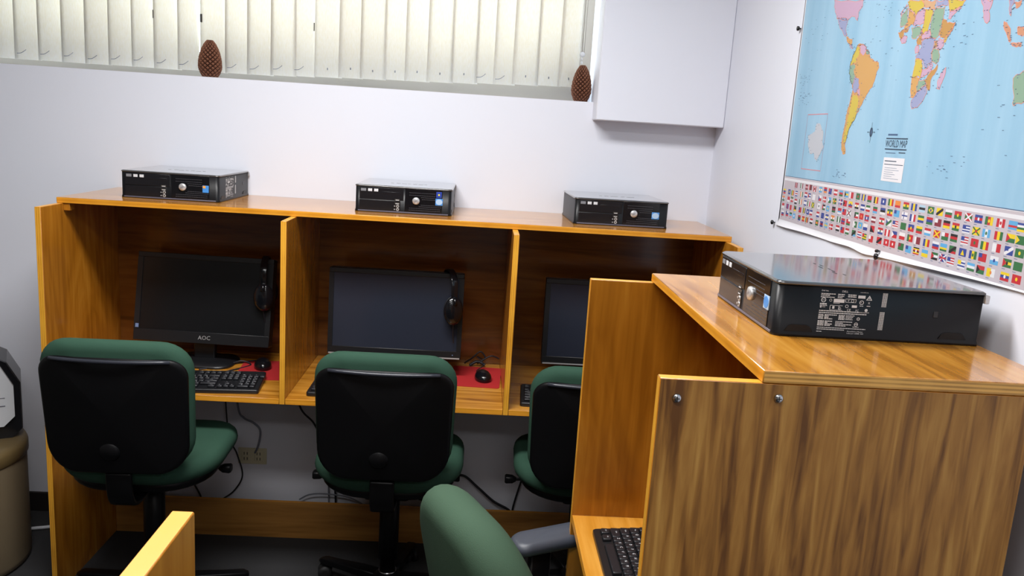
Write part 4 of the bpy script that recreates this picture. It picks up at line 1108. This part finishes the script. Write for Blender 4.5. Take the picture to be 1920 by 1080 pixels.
cable('dark cable hanging left of the centre chair', [(-.72, -.04, .72), (-.697, -.035, .53), (-.64, -.03, .455), (-.6, -.02, .36), (-.56, 0, .2), (-.55, .005, .05)], .004)
cable('straight dark cable slanting down beside the right chair', [(.27, -.01, .72), (.255, .005, .5), (.225, .008, .3), (.185, .01, .12), (.18, .01, .04)], .004)
cable('looped dark cable behind the centre chair column', [(-.31, .0, .21), (-.25, .0, .16), (-.19, .005, .13), (-.175, .0, .19), (-.15, .005, .22), (-.16, .01, .15), (-.21, .01, .08)], .004)
cable('dark cable arching above the lit green backrest', [(-.2, .0, .08), (-.15, .0, .18), (-.09, .0, .235), (-.03, .005, .245), (.03, .0, .2), (.10, .0, .14), (.17, .0, .10), (.2, .0, .04)], .005)
cable('grey cable hanging behind the lever of the centre chair', [(-.6, -.01, .72), (-.595, .01, .4), (-.585, .012, .2), (-.58, .01, .04)], .003, 'greycord')
cable('faint grey cable lying along the kick board top left of centre', [(-.70, .0, .11), (-.66, -.005, .135), (-.6, -.005, .142), (-.5, -.0, .13), (-.44, .0, .10)], .003, 'greycord')
b = B('cord'); b.tube([(-.05, -.05, ZD+.004), (-.02, -.06, ZD+.03), (.01, -.055, ZD+.055), (.03, -.06, ZD+.03), (.0, -.07, ZD+.01), (.05, -.06, ZD+.04), (.085, -.055, ZD+.03)], .003)
b.tube([(-.03, -.08, ZD+.004), (-.0, -.075, ZD+.02), (.03, -.08, ZD+.008)], .006)
o = b.obj('monitor_cable'); tag(o, 'tangle of black cable at the back of the middle bay above the red mat', 'cable')
b = B('cord'); b.tube([(-1.0, -.30, ZD+.003), (-.93, -.25, ZD+.003), (-.88, -.20, ZD+.012), (-.84, -.22, ZD+.003), (-.9, -.31, ZD+.003), (-.93, -.36, ZD+.003)], .003)
o = b.obj('keyboard_cable'); tag(o, 'thin black cable curling across the left bay desktop behind its keyboard', 'cable')
b = B('palegrey'); b.tube([(-1.75, -.16, .008), (-1.70, -.14, .008), (-1.655, -.125, .008), (-1.6, -.10, .008)], .007)
o = b.obj('floor_cable'); tag(o, 'pale cable lying on the floor between the drum and the carrel', 'cable')

# ------------------------------------------------------------------ machine on the drum
b = None
t = thing('storage_drum', 'brown round drum standing on the floor at the left edge', 'drum', (-1.852, -.40, 0))
b = B('drum'); b.lathe([(.235, 0), (.247, .01), (.25, .03), (.25, .405), (.246, .417)], 48); b.obj('drum_body', t)
b = B('drumlid'); b.lathe([(.252, .405), (.256, .411), (.256, .443), (.250, .457), (.225, .462), (.0, .462)], 48, cap=False); b.obj('drum_lid', t)
t = thing('office_machine', 'pale grey machine in a black housing standing on the brown drum', 'machine', (-1.905, -.29, .462), .5)
def oct_(w, h, c): return [(-w/2+c, 0), (w/2-c, 0), (w/2, c), (w/2, h-.10), (w/2-.04, h-.02), (w/2-.075, h), (-w/2+.075, h), (-w/2+.04, h-.02), (-w/2, h-.10), (-w/2, c)]
b = B('blackgloss'); b.loft([[(x*sc, y, z*1.0) for x, z in oct_(.47, .30, .03)] for y, sc in ((-.155, .985), (-.145, 1), (.03, 1), (.04, .96))], smooth=False); b.obj('housing', t)
b = B('palegrey'); b.loft([[(x, y, z+.05) for x, z in oct_(.425, .245, .035)] for y in (-.172, -.150)], smooth=False); fp = b.obj('front_panel', t)
b = B('trimgrey'); b.box(-.18, .185, -.1732, -.171, .125, .128); b.box(-.18, .185, -.1732, -.171, .155, .157); b.obj('panel_seams', fp)
b = B('palegrey'); b.loft([[(x, y, 0.301+z) for x, y in rrect(.28*sc, .22*sc, .03, 4)] for sc, z in ((1, 0), (1, .006), (.9, .012))]); b.obj('top_cover', t)

# ------------------------------------------------------------------ ceiling lights and daylight
def fixture(label, x, y, w, d, power, col=(1, .97, .93)):
    t = thing('ceiling_light', label, 'ceiling light', (x, y, ZC))
    b = B('palegrey'); b.box(-w/2-.03, w/2+.03, -d/2-.03, d/2+.03, -.05, -.0005, bev=.004); b.obj('light_housing', t)
    b = B('tube'); b.box(-w/2, w/2, -d/2, d/2, -.054, -.0505); b.obj('diffuser', t)
    L_ = bpy.data.lights.new('ceiling_lamp', 'AREA'); L_.shape = 'RECTANGLE'; L_.size = w; L_.size_y = d; L_.energy = power; L_.color = col
    o = bpy.data.objects.new('ceiling_lamp', L_); COL.objects.link(o); o.parent = t; o.location = (0, 0, -.058)
fixture('fluorescent ceiling light over the middle of the room', -.5, -1.4, 1.2, .4, 38, (1, .985, .975))
fixture('fluorescent ceiling light behind the camera', -.4, -2.8, 1.2, .3, 12, (1, .985, .975))
fixture('fluorescent ceiling light far behind the camera on the right', .2, -4.5, 1.0, .3, 8, (1, .985, .975))
wd = bpy.data.worlds.new('daylight'); SC.world = wd; wd.use_nodes = True
bg = wd.node_tree.nodes['Background']; bg.inputs[0].default_value = (.90, .95, 1, 1); bg.inputs[1].default_value = 7

SC.view_settings.view_transform = 'Standard'; SC.view_settings.look = 'None'; SC.view_settings.gamma = 1
SC.view_settings.use_curve_mapping = False; SC.view_settings.exposure = .35
